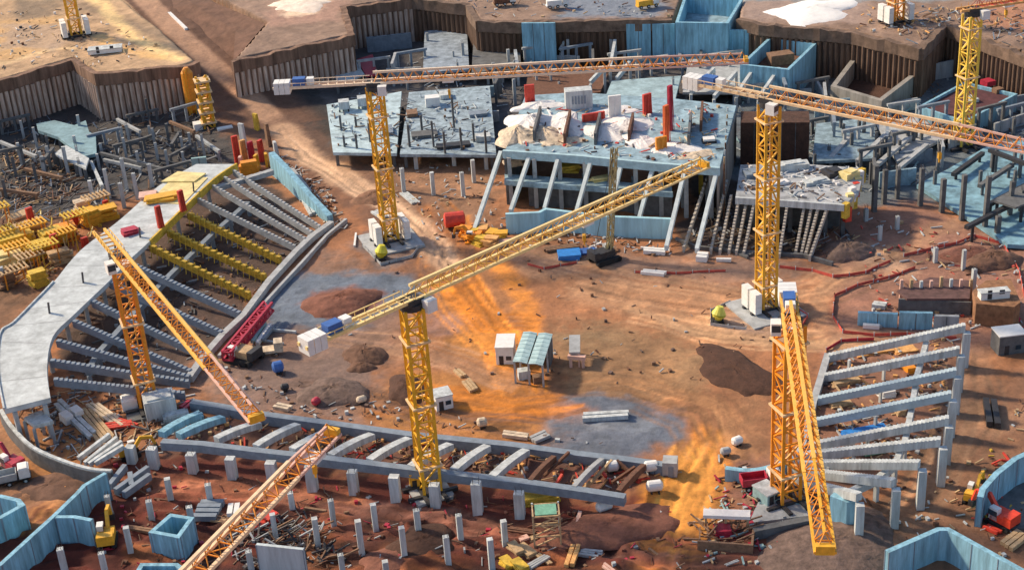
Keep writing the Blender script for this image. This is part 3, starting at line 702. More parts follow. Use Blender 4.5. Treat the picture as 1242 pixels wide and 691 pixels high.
# ------------------------------------------------------------------ far grandstand: deck, rakers, mezzanine, front wall
ZD = 14.0
gs = empty('grandstand', at(740, 262), 'half built main grandstand with a blue grey deck, sloping rakers and a blue front wall', 'grandstand')
dk = path([(612, 184), (700, 190), (792, 199), (872, 205), (893, 128), (820, 120), (700, 112), (637, 116)], ZD)
q = MB(); q.prism(dk, ZD-1.0, ZD); q.build('deck', BLUES, gs)
q = MB(); q.wall(path([(610, 184.5), (700, 190.5), (792, 199.5), (873, 205.5)], ZD), ZD-1.5, ZD+.5, .9); q.build('edge_beam', mat('light_blue_concrete', (.40, .58, .64), .8, .25, .6), gs)
RF = [((607, 183), (575, 277), 1), ((641, 190), (619, 254), 3), ((676, 193), (660, 252), 3), ((716, 195), (698, 258), 3), ((753, 198), (738, 262), 3), ((792, 200), (775, 263), 3), ((830, 206), (808, 298), 1), ((869, 207), (845, 301), 1)]
for a, b_, zl in RF:
    raker(at(*a, ZD-.6), at(*b_, zl+1), .9, 1.3, 8, mat('pale_raker_concrete', (.58, .66, .68), .85, .2, .5), '', '', parent=gs, smooth=True)
mz = path([(612, 219), (645, 222), (735, 228), (815, 234), (815, 226), (735, 219), (645, 213), (612, 211)], 8.0)
q = MB(); q.prism(mz, 7.3, 8.0); q.build('mezzanine', BLUES, gs)
q = MB(); q.wall(path([(612, 219.5), (645, 222.5), (735, 228.5), (816, 234.5)], 8), 7.0, 8.3, .5); q.build('mezzanine_edge', BLUES, gs)
fw = path([(613, 259), (654, 257), (662, 253), (737, 262), (815, 265)], 5.4)
q = MB(); q.wall(fw, .0, 5.4, .9); q.build('front_wall', mat('cyan_blue_concrete', (.36, .62, .72), .8, .25, .6, streak=True), gs)
for k, t in enumerate(np.linspace(0, 1, 9)):
    for (z, o) in ((ZD-1, 0), (7.3, 6)):
        p = at(617+t*247, 190+t*14, ZD); q = MB(); q.box((p.x, p.y+2+o, -.3), (1, 1, z+.3)); q.build('column', CONC, gs)
    p = at(645+t*235, 130+t*4, ZD); q = MB(); q.box((p.x, p.y-1, -.3), (1, 1, ZD-.7)); q.build('column', CONC, gs)
q = MB(); a = at(618, 200, ZD-7); 
q.wall(path([(640, 213), (735, 219), (815, 226)], 8.0), -.3, 7.25, .4); q.build('back_wall', CONCD, gs)
q = MB(); q.wall([at(612, 184, ZD), at(636, 118, ZD)], -.3, ZD-1.05, .6); q.build('side_wall', CONCD, gs)
q = MB(); q.wall([at(871, 204, ZD), at(892, 130, ZD)], -.3, ZD-1.05, .6); q.build('side_wall', mat('warm_grey_concrete', (.34, .29, .25), .9, .4, .6, streak=True), gs)
for k in range(9):
    q = MB(); a = at(874+k*.6, 204-k*8.6, ZD); q.beam(a+Vector((.8, 0, -13)), a+Vector((.8, 0, 1)), .35); q.build('scaffold_post', [RUST, TIM, CONCL][k % 3], gs)
# right wing
wg = empty('side_wing', at(960, 290), 'lower grey side wing of the main grandstand with a ragged slab edge and thin rakers', 'building')
ZW = 9.5
wd_ = path([(892, 240), (942, 243), (1024, 249), (1042, 232), (1048, 204), (960, 198), (898, 200)], ZW)
q = MB(); q.prism(wd_, ZW-1, ZW); q.build('deck', mat('mottled_grey_deck', (.40, .42, .44), .85, .5, .35), wg)
q = MB(); q.wall(path([(892, 240.5), (942, 243.5), (1024, 249.5)], ZW), ZW-1.3, ZW+.3, .6); q.build('edge_beam', CONCL, wg)
for a, b_ in [((858, 214), (829, 301)), ((882, 218), (862, 304)), ((887, 236), (873, 305)), ((915, 244), (902, 307)), ((944, 246), (935, 309)), ((955, 247), (945, 310)), ((896, 242), (884, 305)), ((906, 241), (893, 306)), ((931, 245), (922, 308)), ((976, 247), (965, 306)), ((985, 248), (972, 307)), ((993, 249), (977, 308)), ((1004, 250), (982, 312))]:
    raker(at(*a, ZW-.8), at(*b_, .9), .55, 1.1, 16, mat('warm_pale_concrete', (.46, .42, .37), .85, .2, .5), '', '', parent=wg)
for k, t in enumerate(np.linspace(0, 1, 7)):
    p = at(897+t*130, 238+t*8, ZW); q = MB(); q.box((p.x, p.y+3, -.3), (.9, .9, ZW-.7)); q.build('column', CONCD, wg)
q = MB(); q.wall([at(897, 226, ZW), at(1020, 232, ZW)], -.3, ZW-1.03, .5); q.build('back_wall', CONCD, wg)
for k in range(9):
    p = at(1026+k*2.4, 248-k*5.2, ZW); q = MB(); q.box((p.x, p.y, ZW-4+random.uniform(-1.5, 2)), (1.6, 1.3, 3.6), random.uniform(0, 1)); q.build('edge_formwork', [YFORM, RED, PLY, TARPW][k % 4], wg)
for i, (x, y, s_, m, t) in enumerate([(960, 205, (8, 3, 1.6), CONCL, 'long pale'), (915, 212, (5, 4, 1.0), STEELBL, 'bluish flat'), (990, 222, (6, 2.5, .8), CONCL, 'thin pale'), (1010, 212, (4, 4, 1.2), DARK, 'dark square'), (940, 225, (7, 2, .6), TARPW, 'white'), (1030, 215, (4, 3, 1.5), PLY, 'yellow plywood')]):
    p = at(x, y, ZW); q = MB(); q.box((p.x, p.y, ZW), s_, .1*i); q.box((p.x+.3, p.y, ZW+s_[2]+.01), (s_[0]*.6, s_[1]*.7, .3), .1*i+.2); tag(q.build('material_stack', m, None, p), f'{t} stack of material on the deck of the side wing', 'stack')
# row of thin stepped raker walls left dark corner
q = MB(); q.wall(path([(820, 292), (845, 302), (900, 308), (975, 312), (1010, 322)], 0), -.3, .9, .7); tag(q.build('kerb_wall', CONCD, None, at(820, 295)), 'dark low kerb wall below the thin rakers of the side wing', 'wall')

# things on the main deck
def heap(px, py, z, rx, ry, h, m, label, rz=0, seed=1, name='sheeting_heap', cat='sheeting'):
    p = at(px, py, z); q = MB(); q.blob((p.x, p.y, z+.02), rx, ry, h, rz, seed=seed, power=1.0, n=26, rings=8, jag=.3); return tag(q.build(name, m, None, p, smooth=False), label, cat)
for i, (x, y, rx, ry, h, m, t) in enumerate([(628, 165, 5, 9, 4.5, TARPC, 'cream'), (643, 148, 6, 8, 3.5, TARPW, 'white'), (662, 165, 5.5, 8, 3.6, TARPC, 'mottled cream'), (684, 150, 6, 9, 3.0, TARPW, 'broad white'), (690, 172, 4, 4, 2.2, TARPC, 'small cream'), (735, 160, 5, 9, 2.6, TARPW, 'rumpled white'), (760, 150, 6, 8, 2.2, TARPW, 'low white'), (778, 172, 5, 6, 2.4, TARPW, 'bright white'), (820, 180, 6, 5, 1.6, TARPW, 'flat white'), (655, 128, 7, 4, 2.0, TARPW, 'rear white'), (745, 135, 6, 4, 1.8, TARPW, 'second rear white'), (845, 188, 5, 3, 1.0, TARPC, 'low cream')]):
    heap(x, y, ZD, rx, ry*.9, h*.55, m, f'{t} crumpled sheeting draped over formwork on the main deck', rz=.2, seed=i+3)
for i, (x0, y0, x1, y1) in enumerate([(648, 172, 656, 142), (685, 176, 692, 146), (722, 176, 728, 150), (763, 172, 768, 150), (835, 178, 838, 150), (850, 160, 852, 136)]):
    q = MB(); q.wall([at(x0, y0, ZD), at(x1, y1, ZD)], ZD+.003, ZD+3.0, .6); tag(q.build('stub_wall', [CONCD, RUST][i % 2], None, at(x0, y0, ZD)), f'{ORD[i]} dark stub wall from the left rising between the sheeting on the main deck', 'wall', 'stub walls on the main deck')
def panel(x, yb, yt, wd, z, m, label, rz=.1, name='wall_form', cat='formwork', t=.7, base=True):
    p = at(x, yb, z); h = hgt(x, yb, yt, z); root = empty(name, p, label, cat)
    q = MB(); q.box((p.x, p.y, z+.02), (wd, t, h), rz); q.build('face', m, root)
    q = MB(); c, s_ = math.cos(rz), math.sin(rz)
    for k in (-.4, 0, .4):
        q.beam((p.x+k*wd*c+.8*s_, p.y+k*wd*s_-.8*c, z+.1), (p.x+k*wd*c+.4*s_, p.y+k*wd*s_-.4*c, z+h), .18)
    q.build('ribs', m, root); return root
panel(643, 124, 103, 2.6, ZD, RED, 'upright red formwork panel at the rear left corner of the main deck')
panel(785, 138, 114, 2.4, ZD, RED, 'upright red formwork panel in the middle of the main deck', rz=.5)
panel(720, 146, 137, 6, ZD, RED, 'low wide red formwork panel in front of the grey box', rz=.25)
panel(813, 158, 104, 1.3, ZD, CRIM, 'tall narrow crimson climbing form on the main deck', rz=.8)
panel(808, 172, 128, 1.6, ZD, mat('orange_red_paint', (.75, .15, .04), .6, .25, 1), 'tall orange red climbing form in front of the crimson one', rz=.8)
panel(802, 182, 166, 2.8, ZD, ORA, 'squat orange form at the foot of the tall red forms', rz=.3)
panel(746, 142, 116, 3.2, ZD, WHITE, 'white wall form standing between red panels on the main deck', rz=.1)
o = empty('site_cabin', at(702, 130, ZD), 'pale grey site cabin with dark slatted front at the rear of the main deck', 'cabin')
p = at(702, 130, ZD); q = MB(); q.box((p.x, p.y, ZD+.02), (7, 3.5, 5), .05); q.build('body', CONCL, o)
q = MB(); [q.box((p.x-1.6+k*.8, p.y-1.85, ZD+1.5), (.45, .12, 2.2), .05) for k in range(5)]; q.build('slats', STEELBL, o)
o = empty('roof_hatch', at(860, 172, ZD), 'small white roof hatch on a dark kerb at the right end of the main deck', 'hatch')
p = at(860, 172, ZD); q = MB(); q.box((p.x, p.y, ZD+.02), (3.4, 2.6, .5)); q.build('kerb', DARK, o); q = MB(); q.box((p.x, p.y, ZD+.53), (2.8, 2.1, .5)); q.build('lid', WHITE, o)
for i, (x, y, z, s_, m, t) in enumerate([(623, 199, 8.0, (5, 4, 2.6), TARPC, 'cream sheeting'), (690, 208, 8.0, (5, 3, 2.0), YFORM, 'yellow formwork'), (728, 219, 8, (7, 2, 1.0), PLY, 'pale plywood'), (850, 200, 8, (8, 3, 1.2), YFORM, 'long yellow formwork')]):
    p = at(x, y, z); q = MB(); zz = z+.02
    if i == 3: zz = 0
    for k in range(4): q.box((p.x+random.uniform(-.5, .5), p.y+random.uniform(-.4, .4), z+.02+k*s_[2]/4), (s_[0]*random.uniform(.6, 1), s_[1]*random.uniform(.6, 1), s_[2]/4-.02), random.uniform(-.5, .5))
    if i == 3: q.box((p.x, p.y, -.2), (1, 1, 8.1))
    tag(q.build('material_stack', m, None, p), f'untidy stack of {t} on the mezzanine under the main deck', 'stack')

# ------------------------------------------------------------------ rear slabs, cores and walls
def slab(pts, z, t, m, label, name='floor_slab', posts=True, cat='floor slab', pm=CONCD):
    P = path(pts, z); c = sum(P, Vector())/len(P); o = empty(name, (c.x, c.y, 0), label, cat)
    q = MB(); q.prism(P, z-t, z); q.build('deck', m, o)
    if posts and z-t > .5:
        for p in P:
            r_ = p*.9+c*.1; q = MB(); q.box((r_.x, r_.y, -.3), (.8, .8, z-t+.29)); q.build('column', pm, o)
    return o
slab([(396, 127), (487, 111), (481, 186), (404, 185)], 4.6, .8, mat('pale_cyan_slab', (.44, .57, .62), .8, .4, .4), 'small pale cyan slab beside the rear left crane mast')
slab([(496, 112), (594, 104), (602, 188), (485, 187)], 4.6, .8, mat('cyan_grey_slab', (.31, .40, .46), .8, .6, .45), 'wider blue grey slab with dark starter columns behind the rear crane')
slab([(515, 38), (566, 32), (569, 84), (513, 88)], 4.5, .8, mat('mottled_blue_slab', (.28, .34, .40), .85, .5, .4), 'mottled blue grey slab in the rear pit left of the dark void')
slab([(405, 75), (430, 72), (442, 90), (408, 104)], 3, .6, CONCL, 'little pale slab beyond the counter jib of the rear crane')
slab([(433, 72), (452, 66), (458, 90), (444, 92)], 3, .6, CRIM, 'narrow slab striped with red beside the little pale slab')
slab([(574, 52), (630, 46), (632, 84), (572, 88)], 4.5, .8, CONCD, 'dark slab in the rear pit under the brown wall')
slab([(742, 98), (826, 92), (818, 124), (730, 128)], 5.0, .8, mat('patchy_blue_slab', (.33, .46, .50), .85, .4, .35), 'blue grey slab just behind the main deck')
slab([(640, 92), (738, 88), (728, 112), (636, 120)], 3.0, .6, RUST, 'brown formed slab behind the sheeting heaps')
slab([(835, 72), (905, 70), (900, 112), (828, 112)], 4.0, .7, CONC, 'grey slab with sloping beams behind the right crane counterweight')
slab([(990, 150), (1060, 142), (1062, 192), (985, 196)], 4.0, .7, mat('blue_mottled_deck', (.24, .34, .40), .85, .55, .5), 'mottled blue deck behind the right crane mast')
slab([(1062, 150), (1112, 140), (1150, 165), (1088, 196)], 3.0, .7, CONC, 'grey slab under the long right jib')
for i, (x0, y0, x1, y1) in enumerate([(838, 112, 866, 84), (866, 118, 893, 88), (893, 116, 916, 82), (920, 120, 945, 84), (716, 100, 733, 82), (748, 96, 764, 76), (680, 62, 686, 48), (740, 82, 746, 50), (628, 84, 625, 62)]):
    q = MB(); q.beam(at(x0, y0, 5.2), at(x1, y1, 8.2), .9, 1.2); q.box((at(x1, y1, 8.2).x, at(x1, y1, 8.2).y, 0), (.8, .8, 7.5)); q.box((at(x0, y0, 5.2).x, at(x0, y0, 5.2).y, 0), (.8, .8, 4.6))
    tag(q.build('sloping_beam', CONCL, None, at(x0, y0)), f'{ORD[i]} pale sloping beam on legs behind the main deck', 'beam', 'sloping beams behind the main deck')
for i, (x0, y0, x1, y1) in enumerate([(1040, 196, 1078, 160), (1064, 200, 1104, 166), (1090, 204, 1124, 176), (1008, 192, 1030, 166)]):
    q = MB(); q.beam(at(x0, y0, 3.6), at(x1, y1, 4.4), 1.2, .9); q.box((at(x0, y0, 3.6).x, at(x0, y0, 3.6).y, -.2), (.8, .8, 3.4)); q.box((at(x1, y1, 4.4).x, at(x1, y1, 4.4).y, -.2), (.8, .8, 4.2))
    tag(q.build('sloping_beam', CONC, None, at(x0, y0)), f'{ORD[i]} grey beam from the left crossing the dim area right of the wing', 'beam', 'beams right of the wing')
def bluewall(x0, yb0, x1, yb1, yt, label, m=BLUE, t=.8, openings=()):
    a, b_ = at(x0, yb0), at(x1, yb1); h = hgt(x0, yb0, yt); o = empty('wall_panel', a, label, 'wall')
    q = MB(); q.wall([a, b_], -.3, h, t); d = (b_-a).normalized(); nr = Vector((d.y, -d.x, 0))
    if nr.y > 0: nr = -nr
    n_ = max(2, int((b_-a).length/3.2))
    for k in range(1, n_):
        p = a+(b_-a)*(k/n_)+nr*(t/2); q.box((p.x, p.y, -.2), (.16, .16, h+.1), math.atan2(d.y, d.x), 1)
    q.build('panel', [m, CONCD], o)
    for (u, v) in openings:
        p = a+(b_-a)*u+nr*(t/2+.03); q = MB(); q.box((p.x, p.y, h*v), (1.6, .2, 1.8), math.atan2(d.y, d.x)); q.build('opening', DARK, o)
    return o
bluewall(636, 85, 676, 85, 28, 'single tall blue wall panel against the dark pit wall')
bluewall(761, 79, 790, 79, 29, 'blue wall panel, left one of the row along the dark pit wall')
bluewall(792, 79, 819, 79, 29, 'blue wall panel beside the left one in the pit wall row')
bluewall(823, 78, 848, 79, 44, 'short ribbed blue wall set back under the blue tank', m=STEELBL)
bluewall(850, 80, 880, 80, 35, 'blue wall with two small dark openings', openings=((.3, .72), (.3, .45)))
bluewall(884, 81, 921, 82, 36, 'wide blue wall, last of the row before the core', openings=())
o = bluewall(898, 197, 980, 197, 142, 'dark brown block standing in for the shaded hollow behind the right crane mast', m=EARTHD, t=8)  # solid dark block put where the building opens into shade
for i, (x, y, sx, sy, sz, m, t) in enumerate([(418, 134, 3, 3, 2.2, CONCL, 'pale tank on dark legs'), (443, 130, 4, 3, 2.4, CONCL, 'larger pale tank on dark legs'), (525, 128, 4, 3, 2.6, WHITE, 'white box'), (540, 118, 3, 4, 1.2, CONCL, 'pale flat stack'), (515, 165, 7, 4, .8, CONCD, 'dark formwork bed'), (550, 178, 9, 3, .7, DARK, 'long dark formwork bed'), (580, 140, 5, 3, .8, STEELBL, 'bluish stack'), (470, 160, 3, 6, .8, STEELBL, 'narrow bluish stack'), (586, 170, 4, 3, 1.4, CONCL, 'pale crate'), (500, 140, 3, 4, 1.0, TIMD, 'brown timber stack')]):
    p = at(x, y, 4.6); r_ = empty('slab_equipment', p, t+' standing on the blue grey slabs behind the rear crane', 'equipment'); q = MB(); q.box((p.x, p.y, 5.4 if i < 2 else 4.72), (sx, sy, sz), .1); q.build('body', m, r_)
    q = MB(); [q.box((p.x+a*sx*.42, p.y+b_*sy*.42, 4.61), (.4, .4, .78 if i < 2 else .1)) for a in (-1, 1) for b_ in (-1, 1)]; q.build('legs', DARK, r_)
rs = random.Random(21)
def frame(x, y, wd, h, az, label, group, m):
    p = at(x, y); c, s_ = math.cos(az), math.sin(az); o = empty('open_portal', p, label, 'portal', group)
    for k in (-.5, 0, .5): q = MB(); q.box((p.x+k*wd*c, p.y+k*wd*s_, -.3), (.7, .7, h+.3), az); q.build('column', m, o)
    q = MB(); q.beam((p.x-(.5*wd+.8)*c, p.y-(.5*wd+.8)*s_, h+.36), (p.x+(.5*wd+.8)*c, p.y+(.5*wd+.8)*s_, h+.36), .8, .7); q.build('beam', m, o)
    return o
FR = [(455, 92, .1), (480, 98, 1.4), (500, 88, .2), (605, 120, 1.3), (610, 100, .1), (655, 84, .1), (700, 84, .2), (720, 92, 1.4), (758, 88, .1), (790, 92, .1), (825, 86, 1.5), (850, 92, 1.3), (880, 90, .1), (925, 122, .2), (950, 126, 1.4), (985, 120, .2), (1000, 132, 1.3)]
for i, (x, y, a_) in enumerate(FR): frame(x, y, 9, rs.uniform(4.5, 7.5), a_+.1, f'{ORD[i]} from the left of the grey column frames in the rear pit', 'column frames in the rear pit', [CONCS, CONC, STEELBL, CONCD][i % 4])
FR2 = [(985, 165, .2), (1010, 176, 1.3), (1040, 186, .2), (1075, 178, 1.2), (1100, 186, .2), (1125, 176, .3), (1140, 196, 1.3), (1095, 148, .1), (1130, 160, .2), (1160, 172, .2), (1060, 212, .2), (1200, 160, .3), (1225, 150, .3), (1060, 232, 1.3)]
for i, (x, y, a_) in enumerate(sorted(FR2)): frame(x, y, 8, rs.uniform(4, 7.5), a_+.1, f'{ORD[i]} from the left of the column frames in the dim right pit', 'column frames in the right pit', [CONCD, STEELBL, CONCS, CONCD][i % 4])
FR3 = [(20, 160, .3), (12, 205, .2), (62, 206, 1.3), (128, 176, .3), (175, 150, .2), (215, 180, 1.3), (160, 190, .3), (228, 150, .4)]
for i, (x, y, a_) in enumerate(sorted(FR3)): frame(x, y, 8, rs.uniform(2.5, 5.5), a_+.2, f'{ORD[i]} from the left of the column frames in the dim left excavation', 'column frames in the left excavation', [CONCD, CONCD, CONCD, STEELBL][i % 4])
lst = sorted((rs.uniform(4, 250), rs.uniform(165, 215)) for _ in range(24))
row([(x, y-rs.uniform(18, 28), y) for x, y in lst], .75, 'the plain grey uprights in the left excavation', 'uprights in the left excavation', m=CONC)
lst = sorted((rs.uniform(985, 1240), rs.uniform(165, 240)) for _ in range(24))
row([(x, y-rs.uniform(18, 34), y) for x, y in lst], .7, 'the dark uprights in the right pit', 'uprights in the right pit', m=CONCD)
lst = sorted((rs.uniform(450, 900), rs.uniform(84, 124)) for _ in range(24))
row([(x, y-rs.uniform(14, 28), y) for x, y in lst], .6, 'the grey uprights in the rear pit', 'uprights in the rear pit', m=CONCS)
WL = [(572, 118, 604, 116), (575, 150, 606, 148), (602, 96, 640, 92), (446, 64, 500, 58), (470, 100, 512, 98), (690, 96, 735, 95), (640, 84, 700, 84), (840, 96, 880, 95), (890, 128, 905, 106), (938, 124, 985, 120), (990, 108, 1002, 130), (988, 142, 1030, 139), (1000, 150, 1062, 146), (1070, 140, 1112, 132), (1120, 170, 1165, 166), (1090, 200, 1130, 196), (1010, 196, 1052, 194), (1150, 182, 1190, 172), (1188, 142, 1242, 132), (1205, 164, 1245, 150), (1120, 100, 1160, 92), (1066, 228, 1110, 222)]
wl_m = [STEELBL, CONCS, BLUES, CONC]
for i, (x0, y0, x1, y1) in enumerate(sorted(WL)):
    a, b_ = at(x0, y0), at(x1, y1); h = rs.uniform(2.5, 5.2); q = MB(); q.wall([a, b_], -.3, h, .6)
    d = (b_-a).normalized()
    for k in (0.2, .5, .8): p = a*(1-k)+b_*k; q.box((p.x, p.y, -.2), (.9, .9, h+.2-.004*i), math.atan2(d.y, d.x))
    tag(q.build('partition_wall', wl_m[i % 4], None, a), f'{ORD[i]} from the left of the low blue grey partition walls in the rear and right pits', 'wall', 'partition walls in the pits')
# open tank at the pit edge
tk = path([(821, 27), (882, 28), (899, 0), (832, -6)], 14.6)
o = empty('open_tank', (tk[0].x, tk[0].y, 0), 'open blue concrete tank let into the plateau at the top', 'tank')
q = MB(); q.wall(tk, -.3, 14.6, .9, closed=True); q.build('walls', BLUE, o); q = MB(); q.prism([p*.96+sum(tk, Vector())/4*.04 for p in tk], 7, 9); q.build('floor', BLUES, o)
# core one
c1 = path([(900, 78), (956, 84), (988, 53), (934, 46)], 10)
o = empty('stair_core', (c1[0].x, c1[0].y, 0), 'open topped blue concrete core with a brown hollow inside', 'core')
q = MB(); q.wall(c1, -.3, 10, .9, closed=True); q.build('walls', BLUE, o)
q = MB(); q.prism([p*.9+sum(c1, Vector())/4*.1 for p in c1], 3, 6); q.build('floor', RUST, o)
p = sum(c1, Vector())/4; q = MB(); q.box((p.x+1, p.y+3, 6.02), (7, 4, 3.0), .2); q.build('inner_shaft', TIMD, o)
c2 = path([(1011, 104), (1068, 121), (1119, 82), (1040, 66)], 6)
o = empty('stair_core', (c2[0].x, c2[0].y, 0), 'square brown hollow core with a pale rim, largest in the rear pit', 'core')
q = MB(); q.wall(c2, -.3, 6, 1.4, closed=True); q.build('walls', mat('pale_brown_concrete', (.30, .28, .25), .9, .4, .5, streak=True), o)
q = MB(); q.prism([p*.92+sum(c2, Vector())/4*.08 for p in c2], -.1, .6); q.build('floor', EARTHD, o)
# low building with dark red roof
lb = path([(1116, 129), (1170, 147), (1232, 114), (1170, 100)], 5)
o = empty('low_building', (lb[1].x, lb[1].y, 0), 'low blue walled building with a sunken dark red roof behind the slender yellow mast', 'building')
q = MB(); q.wall(lb, -.3, 5, .7, closed=True); q.build('walls', BLUE, o); q = MB(); q.prism([p*.95+sum(lb, Vector())/4*.05 for p in lb], 3.2, 4.2); q.build('roof', mat('dark_red_roof', (.10, .035, .04), .85, .4, .6), o)
for i, (x, y, s_) in enumerate([(1198, 103, (3, 3, 1.4)), (1178, 122, (2, 4, 1)), (1210, 112, (2.5, 2, 1.2))]):
    p = at(x, y, 4.2); q = MB(); q.box((p.x, p.y, 4.2), s_, .4); q.build('roof_box', [CRIM, CONCL, TIMD][i], o)
# blue slab at right with dark beams
slab([(1112, 224), (1150, 205), (1196, 178), (1250, 168), (1300, 200), (1290, 300), (1222, 296), (1172, 262)], 1.2, 1.0, mat('right_blue_slab', (.20, .37, .46), .8, .5, .35), 'broad blue slab with dark columns at the right edge', posts=False)
for i, (x0, y0, x1, y1, z) in enumerate([(1172, 276, 1250, 236, 4.5), (1196, 250, 1250, 222, 4.5), (1156, 212, 1192, 186, 3.0), (1188, 226, 1228, 200, 4.0), (1200, 182, 1260, 205, 6.5)]):
    q = MB(); a, b_ = at(x0, y0, z), at(x1, y1, z); q.beam(a, b_, 1.1, .9)
    for t in (.1, .9): p = a*(1-t)+b_*t; q.box((p.x, p.y, -.2), (.6, .6, z-.2))
    tag(q.build('dark_beam', DARK if i != 3 else CONCD, None, a), f'{["longest front", "second long", "short rear", "middle", "raised rear"][i]} dark beam on legs above the bright blue slab', 'beam')
o = empty('edge_shelter', at(1210, 272), 'dark flat shelter roof on legs at the right edge over the blue slab', 'shelter')
q = MB(); q.prism(path([(1204, 243), (1262, 214), (1262, 240), (1232, 252)], 6), 5.6, 6.1); q.build('roof', CONCD, o)
q = MB(); [q.box((p.x, p.y, 0), (.6, .6, 5.6)) for p in path([(1210, 242), (1240, 246), (1256, 226)], 6)]; q.build('legs', DARK, o)

# left dim excavation: slabs, beams
slab([(44, 150), (66, 146), (90, 152), (104, 146), (108, 160), (116, 164), (117, 186), (100, 190), (70, 166), (46, 158)], 3.6, .9, mat('teal_grey_slab', (.22, .36, .41), .8, .35, .4), 'teal grey stepped slab in the dim left excavation')
slab([(66, 186), (80, 176), (108, 192), (104, 204), (92, 198), (72, 190)], 4.0, .6, CONCL, 'bright white small slab edge under the teal slab')
for i, (x0, y0, x1, y1, z) in enumerate([(0, 172, 44, 190, 2.5), (122, 186, 200, 206, 3), (126, 194, 172, 204, 2), (142, 145, 170, 160, 3), (150, 178, 188, 163, 2.2), (206, 148, 236, 160, 3), (238, 165, 266, 184, 3), (0, 230, 46, 236, 2), (30, 205, 76, 216, 2), (186, 208, 230, 196, 3.4), (110, 196, 124, 226, 2), (205, 190, 232, 176, 2.0)]):
    q = MB(); a, b_ = at(x0, y0, z), at(x1, y1, z); q.beam(a, b_, .8, .8)
    for t in (.06, .5, .94): p = a*(1-t)+b_*t; q.box((p.x, p.y, -.2), (.6, .6, z-.2))
    tag(q.build('ground_beam', [CONC, CONCD, CONCS, CONC, CONCD, TIMD, CONCS, TIMD, TIMD, CONCD, CONCL, CONCD][i], None, a), f'{ORD[i]} of the thin grey beams in the dim left excavation', 'beam', 'beams in the left excavation')
o = bluewall(236, 218, 254, 216, 192, 'small teal wall panel at the end of the curved white slab', m=TEAL)

# ------------------------------------------------------------------ blue walls near the camera
def zig(pts, z, t, label, z0=-.4, m=BLUE, name='zigzag_wall', closed=False, base=True):
    P = path(pts, z); q = MB(); q.wall(P, z0, z, t, closed=closed)
    for i in range(len(P)-1):
        a, b_ = P[i], P[i+1]; n_ = max(1, int((b_-a).length/4.5)); d = (b_-a).normalized(); nr = Vector((-d.y, d.x, 0))
        for k in range(n_+1):
            for s_ in (-1, 1):
                p = a+(b_-a)*(k/max(1, n_)); p = p+nr*(s_*(t/2)); q.box((p.x, p.y, z0), (.14, .14, z-z0-.05), math.atan2(d.y, d.x), 1)
    ob = q.build(name, [m, STEELBL], None, (P[0].x, P[0].y, 0)); return tag(ob, label, 'wall')
zig([(-40, 706), (0, 684), (34, 653), (66, 624), (94, 597), (102, 588), (128, 573)], 5.6, .8, 'long zigzag blue concrete wall at the lower left')
zig([(68, 626), (90, 626), (111, 630)], 5.6, .8, 'short blue cross wall standing off the long zigzag wall', name='cross_wall')
zig([(-40, 640), (0, 627), (27, 612), (22, 606), (0, 601), (-40, 600)], 5.0, .9, 'open blue concrete tank wall at the left edge', name='tank_wall')
zig([(184, 644), (216, 650), (232, 628), (207, 624)], 4.8, .8, 'open blue concrete box among the slim columns', name='concrete_box', closed=True)
zig([(172, 684), (214, 684), (236, 700), (160, 704)], 2.6, .8, 'second low blue concrete box at the bottom edge', name='concrete_box', closed=True)
zig([(311, 659), (368, 665)], 6.0, .6, 'single pale blue ribbed wall panel at the bottom edge', m=mat('pale_blue_panel', (.50, .57, .60), .8, .25, .8, streak=True), name='wall_panel')
zig([(1076, 668), (1138, 641), (1150, 641), (1246, 694)], 6.0, .9, 'large blue concrete wall with a blunt corner at the lower right', name='corner_wall')
zig([(1189, 602), (1192, 592), (1209, 573), (1232, 555), (1262, 542)], 6.0, 1.0, 'curved blue concrete wall at the right edge', name='curved_wall')
slab([(1199, 616), (1216, 595), (1250, 578), (1290, 600), (1250, 640), (1215, 640)], .5, .5, CONCD, 'dark floor inside the curved blue wall', posts=False)
# pit on the right with earth block
o = empty('spoil_platform', at(1190, 400), 'square cut earth platform with vertical brown sides by the blue basement wall', 'earth platform')
eb = path([(1180, 352), (1196, 340), (1226, 338), (1238, 366), (1230, 372), (1184, 368)], 5.0)
q = MB(); q.prism(eb, -.4, 5.0); q.build('earth', mat('orange_brown_earth', (.30, .15, .075), .95, .45, .6, bump=.6), o)
o = empty('basement_frame', at(1135, 372), 'dark unfinished basement frame with timber posts beside the earth platform', 'building')
q = MB(); q.prism(path([(1088, 352), (1128, 336), (1178, 340), (1176, 362), (1100, 362)], 3.4), 2.9, 3.4); q.build('roof', mat('maroon_formwork', (.13, .07, .065), .9, .5, .6), o)
q = MB(); q.wall(path([(1090, 362), (1178, 366)], 2.9), -.3, 2.88, .5); q.build('front', CONCD, o)
for k in range(8):
    p = at(1092+k*12, 366-k*.2, 0); q = MB(); q.box((p.x, p.y, 0), (.6, .6, 5.4+random.uniform(-.6, .6))); q.build('post', [PINK, TIM, CONCL][k % 3], o)
bluewall(1040, 394, 1088, 396, 378, 'bright blue basement wall in the red edged pit, left part')
bluewall(1090, 397, 1130, 398, 378, 'blue basement wall in the red edged pit, middle part')
bluewall(1132, 399, 1162, 400, 382, 'grey blue basement wall in the red edged pit, right part', m=CONCS)
# foundation block of the near right crane
fb = path([(915, 628), (982, 618), (984, 636), (918, 648)], 2.2)

